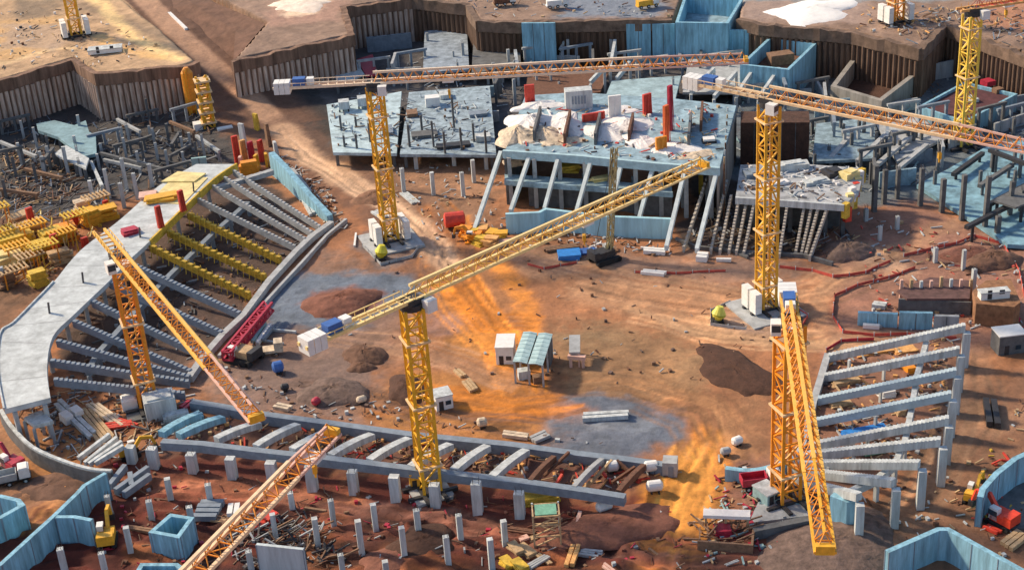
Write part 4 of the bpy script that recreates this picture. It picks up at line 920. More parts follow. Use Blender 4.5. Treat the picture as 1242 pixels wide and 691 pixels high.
# ================================================================== tower cranes
def lattice(q, a, b_, hw, n, rc, rb, sx, sy, mi_c=0, mi_b=0, ring=True):
    """square lattice between a and b; sx, sy half-width axes"""
    a, b_ = Vector(a), Vector(b_); cs = [(-1, -1), (1, -1), (1, 1), (-1, 1)]
    for i, j in cs: q.beam(a+sx*(i*hw)+sy*(j*hw), b_+sx*(i*hw)+sy*(j*hw), rc, rc, mi_c)
    for k in range(n):
        p0, p1 = a+(b_-a)*(k/n), a+(b_-a)*((k+1)/n)
        for e in range(4):
            c0, c1 = cs[e], cs[(e+1) % 4]
            u0 = p0+sx*(c0[0]*hw)+sy*(c0[1]*hw); u1 = p0+sx*(c1[0]*hw)+sy*(c1[1]*hw)
            v0 = p1+sx*(c0[0]*hw)+sy*(c0[1]*hw); v1 = p1+sx*(c1[0]*hw)+sy*(c1[1]*hw)
            q.beam(u0, u1, rb, rb, mi_b)
            if (k+e) % 2: q.beam(u0, v1, rb, rb, mi_b)
            else: q.beam(u1, v0, rb, rb, mi_b)
def crane(base, h, tip, cl, label, mm=YEL, jm=CREAM, jb=ORA, tipm=PINK, hw=1.55, ballast=True, rz=.35, cw=True, drop=0.0, hook=.6, collars=True, jibw=1.25, hookl=14, pads=4, pend=False):
    base = Vector(base); root = empty('tower_crane', base, label, 'tower crane')
    ca, sa = math.cos(rz), math.sin(rz); sx, sy = Vector((ca, sa, 0)), Vector((-sa, ca, 0))
    top = base+Vector((0, 0, h))
    n = max(3, int(h/3.0)); q = MB(); lattice(q, base, top, hw, n, .54, .27, sx, sy); q.build('mast', mm, root)
    if collars:
        for k in range(2, n, 4):
            q = MB(); p = base+Vector((0, 0, h*k/n))
            for s_ in (-1, 1):
                q.beam(p+sx*(s_*(hw+.45))-sy*(hw+.6), p+sx*(s_*(hw+.45))+sy*(hw+.6), .35); q.beam(p+sy*(s_*(hw+.45))-sx*(hw+.6), p+sy*(s_*(hw+.45))+sx*(hw+.6), .352)
            q.build('platform', CREAM, root)
        q = MB(); q.beam(base+sx*.3, top+sx*.3-Vector((0, 0, 1)), .5, .12); q.build('ladder', jm, root)
    q = MB()
    for s_ in (-1, 1): q.beam(base+sx*(-4.6)+sy*(s_*1.7)+Vector((0, 0, .5)), base+sx*4.6+sy*(s_*1.7)+Vector((0, 0, .5)), .7, .7); q.beam(base+sy*(-4.6)+sx*(s_*1.7)+Vector((0, 0, .5)), base+sy*4.6+sx*(s_*1.7)+Vector((0, 0, .504)), .7, .7)
    q.build('base_frame', DARK, root)
    if ballast:
        for k, (i, j) in enumerate([(-1, -.55), (1, -.55), (-1, .55), (1, .55)][:pads]):
            p = base+sx*(i*3.5)+sy*(j*3.0); q = MB()
            for lv in range(3): q.box((p.x, p.y, base.z+.86+lv*1.55), (1.5, 2.6, 1.5), rz)
            q.build('ballast_block', WHITE, root)
    u = Vector((tip[0]-base.x, tip[1]-base.y, 0)); L = u.length; u /= L; v = Vector((-u.y, u.x, 0)); zj = h+1.7
    q = MB(); q.cyl(top-Vector((0, 0, .2)), top+Vector((0, 0, .9)), 2.0, 14); q.box((top.x, top.y, top.z+.9), (3.2, 3.2, .9), math.atan2(u.y, u.x)); q.build('slewing_ring', DARK, root)
    J = base+Vector((0, 0, zj))
    # operator cab
    cp = J+u*2.0-v*2.4-Vector((0, 0, 2.4)); c = MB(); c.box(cp, (2.0, 1.6, 2.2), math.atan2(u.y, u.x)); cab = c.build('cab', WHITE, root)
    c = MB(); c.box(cp+u*.95+Vector((0, 0, .7)), (.2, 1.4, 1.2), math.atan2(u.y, u.x)); c.build('window', GLASS, cab)
    # jib
    nj = int(L/2.6); qc, qb, qt = MB(), MB(), MB(); JH = 2.3
    f = lambda s_, a, z: J+u*s_+v*a+Vector((0, 0, z+drop*max(0, s_)/L))
    sp = L*.72
    for a in (-jibw, jibw):
        qc.beam(f(0, a, 0), f(sp, a, 0), .5); qt.beam(f(sp, a, 0), f(L, a, 0), .36)
    qc.beam(f(0, 0, JH), f(sp, 0, JH), .5); qt.beam(f(sp, 0, JH), f(L-1.5, 0, JH*.8), .36)
    for k in range(nj):
        s0, s1 = L*k/nj, L*(k+1)/nj; sm = (s0+s1)/2
        qb.beam(f(s0, -jibw, 0), f(s0, jibw, 0), .16)
        qb.beam(f(s0, -jibw if k % 2 else jibw, 0), f(s1, jibw if k % 2 else -jibw, 0), .13)
        for a in (-jibw, jibw): qb.beam(f(s0, a, 0), f(sm, 0, JH), .12); qb.beam(f(sm, 0, JH), f(s1, a, 0), .12)
    qc.build('jib_chords', jm, root); qb.build('jib_bracing', jb, root); qt.build('jib_tip', tipm, root)
    # counter jib
    q = MB(); g = lambda s_, a, z: J-u*s_+v*a+Vector((0, 0, z))
    for a in (-1.1, 1.1): q.beam(g(0, a, 0), g(cl, a, 0), .5, .6); q.beam(g(1, a*1.25, 1.1), g(cl-3, a*1.25, 1.1), .14)
    for k in range(int(cl/2)): q.beam(g(k*2+.5, -1.1, 0), g(k*2+.5, 1.1, 0), .25); q.beam(g(k*2+.5, -1.37, 0), g(k*2+.5, -1.37, 1.1), .12); q.beam(g(k*2+.5, 1.37, 0), g(k*2+.5, 1.37, 1.1), .12)
    q.build('counter_jib', jm, root)
    q = MB(); q.box(f(L-.4, 0, -.3), (.9, 2.4, 1.3), math.atan2(u.y, u.x)); q.build('jib_head', YEL, root)
    if cw:
        for k in range(3):
            q = MB(); q.box(g(cl-.8-k*1.25, 0, -1.4), (1.15, 2.9, 2.7), math.atan2(u.y, u.x)); q.build('counterweight', WHITE, root)
        q = MB(); q.box(g(cl-6, 0, .35), (2.8, 1.9, 1.6), math.atan2(u.y, u.x)); q.build('winch_box', BLUEP, root)
        q = MB(); q.box(g(cl-8.6, 0, .35), (1.6, 1.6, 1.5), math.atan2(u.y, u.x)); q.build('switch_cabinet', WHITE, root)
    # trolley and hook
    ts = L*hook; q = MB(); q.box(f(ts, 0, -.75), (2.6, 2.8, .45), math.atan2(u.y, u.x)); tr = q.build('trolley', WHITE, root)
    q = MB(); q.beam(f(ts, -.25, -.8), f(ts, -.25, -hookl), .1); q.beam(f(ts, .25, -.8), f(ts, .25, -hookl), .1); q.build('hoist_rope', DARK, tr)
    q = MB(); q.box(f(ts, 0, -hookl-1.1), (.6, .9, 1.2)); q.cyl(f(ts, 0, -hookl-1.1), f(ts, 0, -hookl-1.9), .18, 6); q.build('hook_block', YEL, tr)
    return root
def crane_px(bx, by, ty, tipx, tipy, cl, label, z0=0.0, **k):
    b0 = at(bx, by, z0); h = hgt(bx, by, ty, z0)
    return crane(b0, h, at(tipx, tipy, z0+h+2.0), cl, label, **k)
crane_px(474, 292, 108, 907, 73, 23, 'yellow tower crane at the rear left of the field with a long pale jib', jm=mat('pale_peach_paint', (.86, .68, .50), .55, .15, 1), hook=.2, hookl=3)
crane_px(929, 374, 128, 1262, 184, 20, 'yellow tower crane right of the main grandstand with a jib running off to the right', jm=mat('tan_paint', (.82, .60, .36), .55, .2, 1), hook=.66, hookl=4)
crane_px(522, 596, 372, 855, 199, 22, 'bright yellow tower crane in the near stand with its long jib crossing the field', mm=mat('bright_yellow_paint', (.84, .46, .03), .5, .2, 1.2), jm=mat('light_yellow_paint', (.90, .68, .30), .5, .12, 1), jb=mat('mid_yellow_paint', (.82, .46, .07), .5, .2, 1), tipm=mat('light_yellow_paint', (.86, .60, .22)), ballast=False, hook=.55, hookl=3)
crane_px(180, 492, 318, 312, 508, 13, 'orange tower crane standing inside the left stand with its jib pointing at the viewer', mm=ORA, jm=mat('golden_paint', (.84, .50, .10), .5, .15, 1), ballast=False, hook=.05, hookl=2, cw=False)
crane_px(953, 607, 392, 1001, 668, 9, 'deep orange tower crane beside the right stand with its jib pointing steeply at the viewer', mm=mat('deep_orange_paint', (.86, .32, .02), .5, .2, 1.2), jm=mat('golden_orange_paint', (.86, .50, .10), .5, .15, 1), tipm=YEL, ballast=False, hook=.05, hookl=2, hw=1.75)
# crane whose mast stands below the photo's lower edge
tp = at(404, 522, 40); q_ = at(196, 735, 40); crane((q_.x, q_.y, 0), 38, tp, 14, 'tower crane standing below the photo edge, only its peach jib crossing the near stand', jm=mat('peach_paint', (.90, .64, .40), .55, .2, 1), hook=.86, hookl=2)
crane_px(1167, 178, 18, 1262, -4, 4, 'slender yellow tower crane mast at the right with its orange jib leaving the top edge', mm=mat('lemon_paint', (.85, .58, .08), .5, .2, 1.2), jm=PALEO, jb=RED, ballast=False, cw=False, hw=1.6, hook=.5, hookl=2)
b0 = at(93, 44, PLAT); crane(b0, 34, at(-160, -160, PLAT+36), 14, 'yellow tower crane on white ballast blocks on the sunlit spoil platform', hook=.3)
b0 = at(1086, 27, PLAT); crane(b0, 34, at(1300, -160, PLAT+36), 14, 'orange tower crane on white ballast blocks at the top right plateau', mm=ORA, hook=.3)
crane_px(253, 158, 96, 250, 20, 4, 'stub of a yellow and white tower crane mast beside the earth ramp', jm=WHITE, ballast=True, cw=False, hook=.5, hookl=2) if False else None
o = empty('mast_section', at(254, 156), 'stub of yellow and white crane mast rising beside the earth ramp', 'crane mast'); p = at(254, 156); h = hgt(254, 156, 94)
q = MB(); lattice(q, p, p+Vector((0, 0, h)), 1.5, 5, .6, .4, Vector((.9, .3, 0)), Vector((-.3, .9, 0))); q.build('lattice', YEL, o)
for k in range(5): q = MB(); q.box((p.x, p.y, 2+k*h/5), (4.4, 4.4, .5), .3); q.build('platform', CREAM, o)
q = MB(); q.box((p.x-3, p.y-1, -.2), (2.4, 3, 2.6), .3); q.build('ballast_block', WHITE, o)
q = MB(); q.box((p.x+5, p.y-3, -.2), (4.4, 2, 1.4), .3); q.build('ballast_block', WHITE, o)
o = empty('silo', at(235, 142), 'tall narrow orange silo at the end of the pile wall', 'silo'); p = at(235, 142); h = hgt(235, 142, 82)
q = MB(); q.cyl((p.x, p.y, 2.5), (p.x, p.y, h-1.5), 1.7, 14); q.cyl((p.x, p.y, h-1.5), (p.x, p.y, h), 1.7, 14, .7); q.cyl((p.x, p.y, .9), (p.x, p.y, 2.5), .5, 14, 1.7); q.build('drum', ORA, o)
q = MB(); [q.beam((p.x+a*1.4, p.y+b_*1.4, -.2), (p.x+a*1.3, p.y+b_*1.3, 3), .35) for a in (-1, 1) for b_ in (-1, 1)]; q.build('legs', YEL, o)
q = MB(); lattice(q, p+Vector((-.2, -1.9, 0)), p+Vector((-.2, -1.9, h)), .35, 12, .14, .1, Vector((1, 0, 0)), Vector((0, 1, 0))); q.build('ladder', YEL, o)
# foundations of cranes
def pad(px, py, wx, wy, h, m, label, rz=.3):
    p = at(px, py); q = MB(); q.box((p.x, p.y, -.4), (wx, wy, h+.4), rz); return tag(q.build('crane_foundation', m, None, p), label, 'foundation')
pad(474, 293, 13, 13, .38, CONC, 'square grey foundation pad under the rear left tower crane', .35)
pad(929, 376, 13, 13, .38, CONC, 'square grey foundation pad under the tower crane right of the grandstand', .35)
pad(522, 597, 7, 7, .42, CONC, 'small foundation block under the bright yellow crane mast', .35)
q = MB(); q.prism(path([(908, 632), (920, 606), (985, 600), (990, 622)], .7), -.4, .42); tag(q.build('crane_foundation', CONC, None, at(952, 610)), 'grey foundation slab under the deep orange crane mast', 'foundation')
q = MB(); q.wall(path([(914, 640), (984, 626)], 2.0), -.4, 1.8, 1.4); tag(q.build('foundation_wall', CONCD, None, at(914, 640)), 'long dark foundation wall in front of the deep orange crane mast', 'wall')
for i, (x, y, sz) in enumerate([(196, 502, (6.0, 4.4, 4.6)), (158, 494, (3, 3, 2.6)), (214, 508, (5, 2.4, 1.5))]):
    p = at(x, y); q = MB(); q.box((p.x, p.y, -.3), sz, .3); q.box((p.x, p.y, sz[2]-.299), (sz[0]*.8, sz[1]*.8, .3), .3); tag(q.build('ballast_block', [CONCL, WHITE, CONCL][i], None, p), ['large pale ballast block at the foot of the orange crane', 'white ballast block left of the orange crane foot', 'long low ballast block right of the orange crane foot'][i], 'ballast block')
pc = at(178, 485); pad(180, 494, 9, 9, .4, CONCD, 'dark foundation under the orange crane inside the left stand')
# power box and rail ring round crane bases
def fence(pts, label, h=.75, m=NET, z=0.0, post=CONCL, gap=3.2):
    P = [Vector((p.x, p.y, gz(p.x, p.y))) for p in path(pts, z)]; o = empty('safety_fence', P[0], label, 'fence')
    q = MB()
    for i in range(len(P)-1):
        a, b_ = P[i], P[i+1]; n_ = max(1, int((b_-a).length/gap))
        for k in range(n_):
            s0, s1 = a+(b_-a)*(k/n_), a+(b_-a)*((k+1)/n_); z0, z1 = gz(s0.x, s0.y), gz(s1.x, s1.y); j = random.uniform(-.25, .25)
            q.beam((s0.x, s0.y, z0+h*.55), (s1.x, s1.y, z1+h*.55+j*.3), .08, h*.9)
    q.build('mesh', m, o)
    c = 0
    for i in range(len(P)-1):
        a, b_ = P[i], P[i+1]; n_ = max(1, int((b_-a).length/gap))
        for k in range(n_):
            if c > 60: break
            s0 = a+(b_-a)*(k/n_); q = MB(); q.box((s0.x, s0.y, gz(s0.x, s0.y)-.2), (.16, .16, h+.5)); q.build('post', post, o); c += 1
    return o
fence([(1012, 360), (1010, 385), (1022, 404), (1060, 408), (1100, 406), (1160, 412)], 'sagging red safety fence along the field side of the basement pit')
fence([(1012, 360), (1040, 348), (1078, 338), (1110, 326)], 'red safety fence along the far side of the basement pit')
fence([(1096, 312), (1130, 304), (1160, 297), (1182, 288), (1216, 296)], 'red safety fence below the bright blue slab')
fence([(945, 325), (985, 330), (1010, 338), (1050, 332), (1080, 318)], 'red safety fence curving past the debris heap under the wing')
fence([(1216, 296), (1236, 330), (1242, 360)], 'short red safety fence dropping along the right edge')
fence([(1000, 445), (1002, 425), (1020, 414), (1060, 412)], 'dark red mesh fence at the far corner of the right stand', m=CRIM)
fence([(905, 400), (862, 394), (862, 378), (886, 366)], 'low grey rail fence round the base of the right crane', m=CONC)
fence([(965, 375), (980, 384), (972, 398)], 'short red mesh fence right of the white ballast blocks')
fence([(440, 300), (462, 322), (500, 312), (514, 292)], 'low dark rail fence round the base of the rear left crane', m=CONC)
fence([(770, 330), (820, 333), (880, 330)], 'red and white tape fence on the field before the side wing', h=.6)
fence([(700, 318), (660, 326), (640, 322)], 'faint red tape fence beside the blue tarpaulin', h=.6)
for i, (x, y) in enumerate([(462, 314), (870, 390)]):
    p = at(x, y); o = empty('mixer_tank', p, ['yellow and white egg shaped tank in front of the rear left crane base', 'lime yellow egg shaped tank beside the right crane base'][i], 'tank')
    q = MB(); q.cyl((p.x, p.y, .9), (p.x+.3, p.y-.2, 2.0), 1.0, 14, 1.55); q.cyl((p.x+.3, p.y-.2, 2.0), (p.x+.6, p.y, 3.6), 1.55, 14, .7); q.build('drum', [mat('lime_yellow_paint', (.75, .66, .05), .5, .15, 1), mat('dull_lime_paint', (.70, .66, .10), .5, .15, 1)][i], o, smooth=False)
    q = MB(); [q.beam((p.x+a*1.3, p.y+b_*1.2, -.2), (p.x+a*.8, p.y+b_*.8, 1.6), .25) for a in (-1, 1) for b_ in (-1, 1)]; q.box((p.x, p.y, .2), (2.6, 2.2, .3)); q.build('frame', DARK, o)

# ================================================================== vehicles and machines
def wheels(o, p, L, W, r, n, rz, z0):
    c, s_ = math.cos(rz), math.sin(rz)
    for k in range(n):
        for sd in (-1, 1):
            x = -L/2+L*(k/(n-1)); wx, wy = p.x+x*c-sd*W/2*s_, p.y+x*s_+sd*W/2*c
            ax = Vector((-s_, c, 0))*.22; q = MB(); q.cyl(Vector((wx, wy, z0+r))-ax, Vector((wx, wy, z0+r))+ax, r, 12); wh = q.build('wheel', RUB, o)
            q = MB(); q.cyl(Vector((wx, wy, z0+r))-ax*1.1, Vector((wx, wy, z0+r))+ax*1.1, r*.5, 10); q.build('rim', CONCL, wh)
def L2W(p, rz):
    c, s_ = math.cos(rz), math.sin(rz)
    return lambda x, y, z: Vector((p.x+x*c-y*s_, p.y+x*s_+y*c, p.z+z))
def ground_pt(px, py, z=None):
    p = at(px, py, 0); p = at(px, py, gz(p.x, p.y)) if z is None else at(px, py, z); return p
def tracks(o, f, L, W, rz, m=RUB, tw=.8, h=1.0):
    for sd in (-1, 1):
        q = MB(); q.beam(f(-L/2+.4, sd*W/2, h/2), f(L/2-.4, sd*W/2, h/2), tw, h)
        for e in (-1, 1):
            a = f(e*(L/2-.4), sd*W/2-tw/2, h/2); b_ = f(e*(L/2-.4), sd*W/2+tw/2, h/2); q.cyl(a, b_, h/2-.01, 10)
        q.build('track', m, o)
def excavator(px, py, rz, label, m=YEL, sc=1.0, arm=0.0):
    p = ground_pt(px, py); o = empty('excavator', p, label, 'excavator'); f0 = L2W(p, rz); f = lambda x, y, z: f0(x*sc, y*sc, z*sc)
    tracks(o, f, 4.4, 2.6, rz, h=1.0)
    g = lambda x, y, z: f(x, y, z)
    q = MB(); c = g(-.5, 0, 1.15); q.box(c, (4.0*sc, 2.9*sc, 1.3*sc), rz); c = g(-1.7, 0, 2.45); q.box(c, (1.5*sc, 2.8*sc, .5*sc), rz); q.build('body', m, o)
    q = MB(); q.box(g(.9, .9, 1.3), (1.6*sc, 1.1*sc, 2.2*sc), rz); cb = q.build('cab', WHITE, o); q = MB(); q.box(g(1.0, .9, 2.1), (1.7*sc, 1.2*sc, 1.0*sc), rz); q.build('window', GLASS, cb)
    q = MB(); q.beam(g(1.0, -.3, 1.9), g(3.2, -.3, 4.6), .6*sc, .8*sc); q.beam(g(3.0, -.3, 4.5), g(5.6, -.3, 3.8), .55*sc, .7*sc); q.build('boom', m, o)
    q = MB(); q.beam(g(5.5, -.3, 4.1), g(6.2, -.3, 1.5), .45*sc, .6*sc); q.build('stick', m, o)
    q = MB(); q.beam(g(6.2, -.9, 1.2), g(6.2, .3, 1.2), .9*sc, 1.1*sc); q.build('bucket', DARK, o); return o
def truck(px, py, rz, label, cabm=WHITE, bedm=YEL, L=8.0, kind='truck'):
    p = ground_pt(px, py); o = empty(kind, p, label, 'truck'); f = L2W(p, rz)
    q = MB(); q.box(f(0, 0, .8), (L, 2.2, .35), rz); q.build('chassis', DARK, o)
    q = MB(); q.box(f(L/2-1.1, 0, 1.16), (2.0, 2.5, 1.9), rz); q.box(f(L/2-1.2, 0, 3.06), (1.6, 2.3, .2), rz); cb = q.build('cab', cabm, o)
    q = MB(); q.box(f(L/2-.2, 0, 2.0), (.3, 2.2, .8), rz); q.build('windscreen', GLASS, cb)
    q = MB(); bl = L-2.6; q.box(f(-1.2, 0, 1.16), (bl, 2.5, .3), rz)
    for sd in (-1, 1): q.box(f(-1.2, sd*1.2, 1.45), (bl, .15, 1.1), rz)
    for sd in (-1, 1): q.box(f(-1.2+sd*bl/2, 0, 1.45), (.15, 2.3, 1.2), rz)
    q.build('bed', bedm, o); wheels(o, p, L-2.2, 2.3, .55, 3, rz, p.z); return o
def mixer(px, py, rz, label, dm=WHITE, cabm=YEL):
    p = ground_pt(px, py); o = empty('concrete_mixer', p, label, 'mixer truck'); f = L2W(p, rz); L = 8.4
    q = MB(); q.box(f(0, 0, .8), (L, 2.0, .35), rz); q.build('chassis', DARK, o)
    q = MB(); q.box(f(L/2-1.0, 0, 1.16), (1.9, 2.4, 2.0), rz); cb = q.build('cab', cabm, o); q = MB(); q.box(f(L/2-.1, 0, 2.1), (.25, 2.1, .8), rz); q.build('windscreen', GLASS, cb)
    q = MB(); q.cyl(f(2.0, 0, 2.2), f(0, 0, 2.6), .8, 14, 1.5); q.cyl(f(0, 0, 2.6), f(-1.4, 0, 2.9), 1.5, 14, 1.45); q.cyl(f(-1.4, 0, 2.9), f(-3.6, 0, 3.4), 1.45, 14, .6); q.build('drum', dm, o)
    q = MB(); q.beam(f(-3.6, 0, 2.9), f(-4.8, 0, 1.4), .6, .3); q.box(f(-3.3, 0, 1.16), (.4, 1.6, 1.6), rz); q.build('chute', DARK, o); wheels(o, p, L-2.4, 2.2, .55, 3, rz, p.z); return o
def mobile_crane(px, py, rz, label, bm, el, L, az, m=DARK, cabm=WHITE, sec=.9, track=True, sc=1.0):
    p = ground_pt(px, py); o = empty('mobile_crane', p, label, 'mobile crane'); f = L2W(p, rz)
    tracks(o, f, 6.2*sc, 4.0*sc, rz, tw=1.0, h=1.2)
    q = MB(); q.box(f(-.6, 0, 1.25), (5.4*sc, 3.0*sc, 1.5), rz); q.build('body', m, o)
    q = MB(); q.box(f(-2.9*sc, 0, 1.3), (1.3, 3.4*sc, 1.9), rz); q.build('counterweight', DARK, o)
    q = MB(); q.box(f(1.6, 1.2, 1.4), (1.7, 1.2, 2.0), rz); cb = q.build('cab', cabm, o); q = MB(); q.box(f(1.9, 1.2, 2.2), (1.4, 1.25, .9), rz); q.build('window', GLASS, cb)
    a = f(1.4, -.2, 2.2); d = Vector((math.cos(az)*math.cos(el), math.sin(az)*math.cos(el), math.sin(el))); sx = Vector((-math.sin(az), math.cos(az), 0)); sy = sx.cross(d)
    q = MB(); lattice(q, a, a+d*L, sec, max(4, int(L/2.2)), .26, .18, sx, sy); q.build('boom', bm, o)
    q = MB(); q.beam(a+d*L, f(-2.6*sc, 0, 3.2), .1); q.build('pendant_rope', DARK, o); return o
# crawler crane with red boom lying low by the left stand
a0, a1 = at(275, 432, 2.5), at(326, 371, 3.2)
o = mobile_crane(296, 436, 2.6, 'crawler crane with a lowered crimson boom at the foot of the left stand', CRIM, R(2), 4, R(45), m=TIM, sc=1.1)
o.children[0]
bo = [c for c in o.children if c.name.startswith('boom')][0]; bpy.data.objects.remove(bo)
q = MB(); d = (a1-a0).normalized(); sx = Vector((-d.y, d.x, 0)).normalized(); lattice(q, a0, a1, .95, 10, .5, .3, sx, sx.cross(d)); q.build('boom', CRIM, o)
for i, (a, b_) in enumerate([((312, 416), (328, 394)), ((306, 414), (321, 392)), ((318, 412), (331, 396))]):
    q = MB(); q.beam(at(*a, .8), at(*b_, .8), .9, .9); q.beam(at(*a, 1.6), at(*b_, 1.6), .5, .5); tag(q.build('steel_section', [WHITE, TEAL, STEELBL][i], None, at(*a)), ['white', 'teal', 'grey'][i]+' long steel section lying beside the crimson boom', 'steel section')
p = at(318, 431); o = empty('trailer', p, 'cream low loader trailer behind the crawler crane with the crimson boom', 'trailer'); f = L2W(p, .12)
q = MB(); q.box(f(0, 0, .9), (9, 2.6, .6), .12); q.box(f(3.6, 0, 1.51), (1.8, 2.4, 1.6), .12); q.build('deck', TARPC, o); wheels(o, p, 6, 2.3, .5, 3, .12, p.z)
mobile_crane(733, 316, .5, 'black crawler crane with an upright slim boom on the field below the main grandstand', mat('dull_yellow_steel', (.40, .33, .16), .6, .3, 1), R(80), 24, R(60), m=DARK, cabm=CONC, sec=.55)
excavator(131, 658, 1.7, 'yellow excavator among the slim columns beside the zigzag blue wall')
excavator(17, 570, 2.4, 'red and white excavator on the mud by the left edge', m=CRIM)
excavator(1215, 636, 2.2, 'bright red excavator in front of the curved blue wall', m=mat('bright_red_paint', (.80, .07, .03), .5, .2, 1))
excavator(158, 553, .4, 'small yellow excavator behind the first broad column', sc=.8)
excavator(1180, 606, 1.0, 'yellow black loader beside the curved blue wall end', sc=.8)
excavator(575, 292, 2.9, 'orange excavator in the formwork stacks beside the main grandstand', m=ORA, sc=.8)
truck(12, 586, .3, 'grey flatbed truck beside the red and white excavator', bedm=CONC)
truck(922, 590, .1, 'crimson truck with a white top beside the deep orange crane mast', cabm=WHITE, bedm=CRIM, L=7)
truck(790, 8, .2, 'yellow dump truck on the blue grey plateau road at the top', bedm=YEL) if False else None
p0 = PLAT
def plateau_truck(px, py, rz, label, m):
    p = at(px, py, PLAT+.4); o = empty('truck', p, label, 'truck'); f = L2W(p, rz)
    q = MB(); q.box(f(0, 0, .6), (7, 2.2, .4), rz); q.box(f(-1, 0, 1.0), (4.6, 2.5, 1.5), rz); q.build('bed', m, o); q = MB(); q.box(f(2.6, 0, 1.0), (1.8, 2.4, 2.0), rz); q.build('cab', WHITE, o); wheels(o, p, 5, 2.2, .55, 3, rz, p.z); return o
plateau_truck(785, 9, .3, 'yellow truck parked on the blue grey plateau road', YEL)
plateau_truck(676, 9, .1, 'white truck parked on the blue grey plateau road', WHITE)
plateau_truck(612, 6, .1, 'rust coloured truck parked at the top edge of the plateau', RUST)
mixer(586, 520, .3, 'small concrete mixer truck beside the yellow crane mast on the field') if False else None

# ================================================================== cabins, tanks, stacks
o = empty('site_shelter', at(645, 445), 'open site shelter under two pale teal roof sheets in the middle of the field', 'shelter')
rf = [at(621, 438, 5.2), at(659, 443, 5.2), at(671, 405, 5.2), at(634, 402, 5.2)]; cR = sum(rf, Vector())/4
ROOFT = mat('pale_teal_roof', (.40, .56, .58), .55, .25, .7)
for k in range(2):
    a_, b2, c_, d_ = rf; A, B_, C_, D_ = a_*(1-k/2)+b2*(k/2), a_*(1-(k+1)/2)+b2*((k+1)/2), d_*(1-(k+1)/2)+c_*((k+1)/2), d_*(1-k/2)+c_*(k/2); sh = (B_-A).normalized()*.15
    q = MB(); vs = [A+sh, B_-sh, C_-sh, D_+sh]; mid_ = [(A+B_)/2+Vector((0, 0, .22)), (C_+D_)/2+Vector((0, 0, .22))]
    q.add([vs[0], mid_[0], mid_[1], vs[3], vs[1], vs[2]]+[p-Vector((0, 0, .2)) for p in (vs[0], mid_[0], mid_[1], vs[3], vs[1], vs[2])],
          [(0, 1, 2, 3), (1, 4, 5, 2), (9, 8, 7, 6), (8, 11, 10, 7), (0, 6, 7, 1), (1, 7, 10, 4), (4, 10, 11, 5), (5, 11, 8, 2), (2, 8, 9, 3), (3, 9, 6, 0)])
    for t in np.linspace(.05, .95, 8):
        s_, e_ = vs[0]*(1-t)+vs[3]*t, mid_[0]*(1-t)+mid_[1]*t; q.beam(s_+Vector((0, 0, .04)), e_+Vector((0, 0, .04)), .12, .1)
        s_ = vs[1]*(1-t)+vs[2]*t; q.beam(s_+Vector((0, 0, .04)), e_+Vector((0, 0, .041)), .12, .1)
    q.build('roof', ROOFT, o)
inn = [p*.9+cR*.1 for p in rf]
q = MB(); q.wall([inn[0]*.3+inn[3]*.7, inn[3], inn[2], inn[1]*.3+inn[2]*.7], -.2, 4.9, .25); q.build('back_wall', CONCD, o)
for p in inn+[(inn[0]+inn[1])/2, (inn[1]+inn[2])/2, (inn[0]+inn[3])/2]: q = MB(); q.box((p.x, p.y, -.3), (.4, .4, 5.2)); q.build('post', CONC, o)
q = MB(); r_ = inn[0]*.7+cR*.3; q.box((r_.x+.6, r_.y+.6, -.2), (2.4, 1.8, 2.0), .15); q.build('crate', CONCL, o)
q = MB(); r_ = inn[1]*.75+cR*.25; q.box((r_.x-.6, r_.y+.6, -.2), (2.0, 1.6, 1.5), .15); q.build('crate', TIMD, o)
def cabin(px, py, sz, rz, label, m=WHITE, name='site_cabin', cat='cabin', roofm=CONCL, z=None):
    p = ground_pt(px, py, z); o = empty(name, p, label, cat); f = L2W(p, rz)
    q = MB(); q.box(f(0, 0, -.2), (sz[0], sz[1], sz[2]+.2), rz); q.build('body', m, o)
    q = MB(); q.box(f(0, 0, sz[2]+.004), (sz[0]+.25, sz[1]+.25, .22), rz); q.build('roof', roofm, o)
    q = MB(); q.box(f(-sz[0]*.2, -sz[1]/2, .1), (.9, .14, 2.0), rz); q.build('door', DARK, o)
    q = MB(); q.box(f(sz[0]*.22, -sz[1]/2, 1.1), (1.1, .14, .9), rz); q.build('window', GLASS, o); return o
cabin(614, 434, (3.6, 5.6, 3.9), -.1, 'white container office joined to the left of the teal roofed shelter', roofm=WHITE)
cabin(537, 492, (3.4, 3.4, 3.0), .3, 'white generator container right of the yellow crane mast on the field', name='generator')
cabin(506, 590, (2.4, 2.0, 3.2), .2, 'yellow site cabin at the foot of the yellow crane mast', m=YEL, roofm=YEL)
cabin(930, 606, (3.0, 4.0, 2.4), .5, 'pale blue container leaning by the deep orange crane mast', m=TEAL, name='container', cat='container')
cabin(1222, 424, (5.5, 4.0, 4.2), .1, 'pale site cabin with a dark side beside the brown path at the right edge', m=CONCD, roofm=WHITE)
cabin(1205, 360, (6, 2.0, 1.4), .05, 'long low white container on the cut earth platform', name='container', cat='container', z=5.05)
cabin(128, 62, (10, 4, 1.0), .12, 'long low white sheeted store on the sunlit spoil platform', name='container', cat='container', z=PLAT+.3)
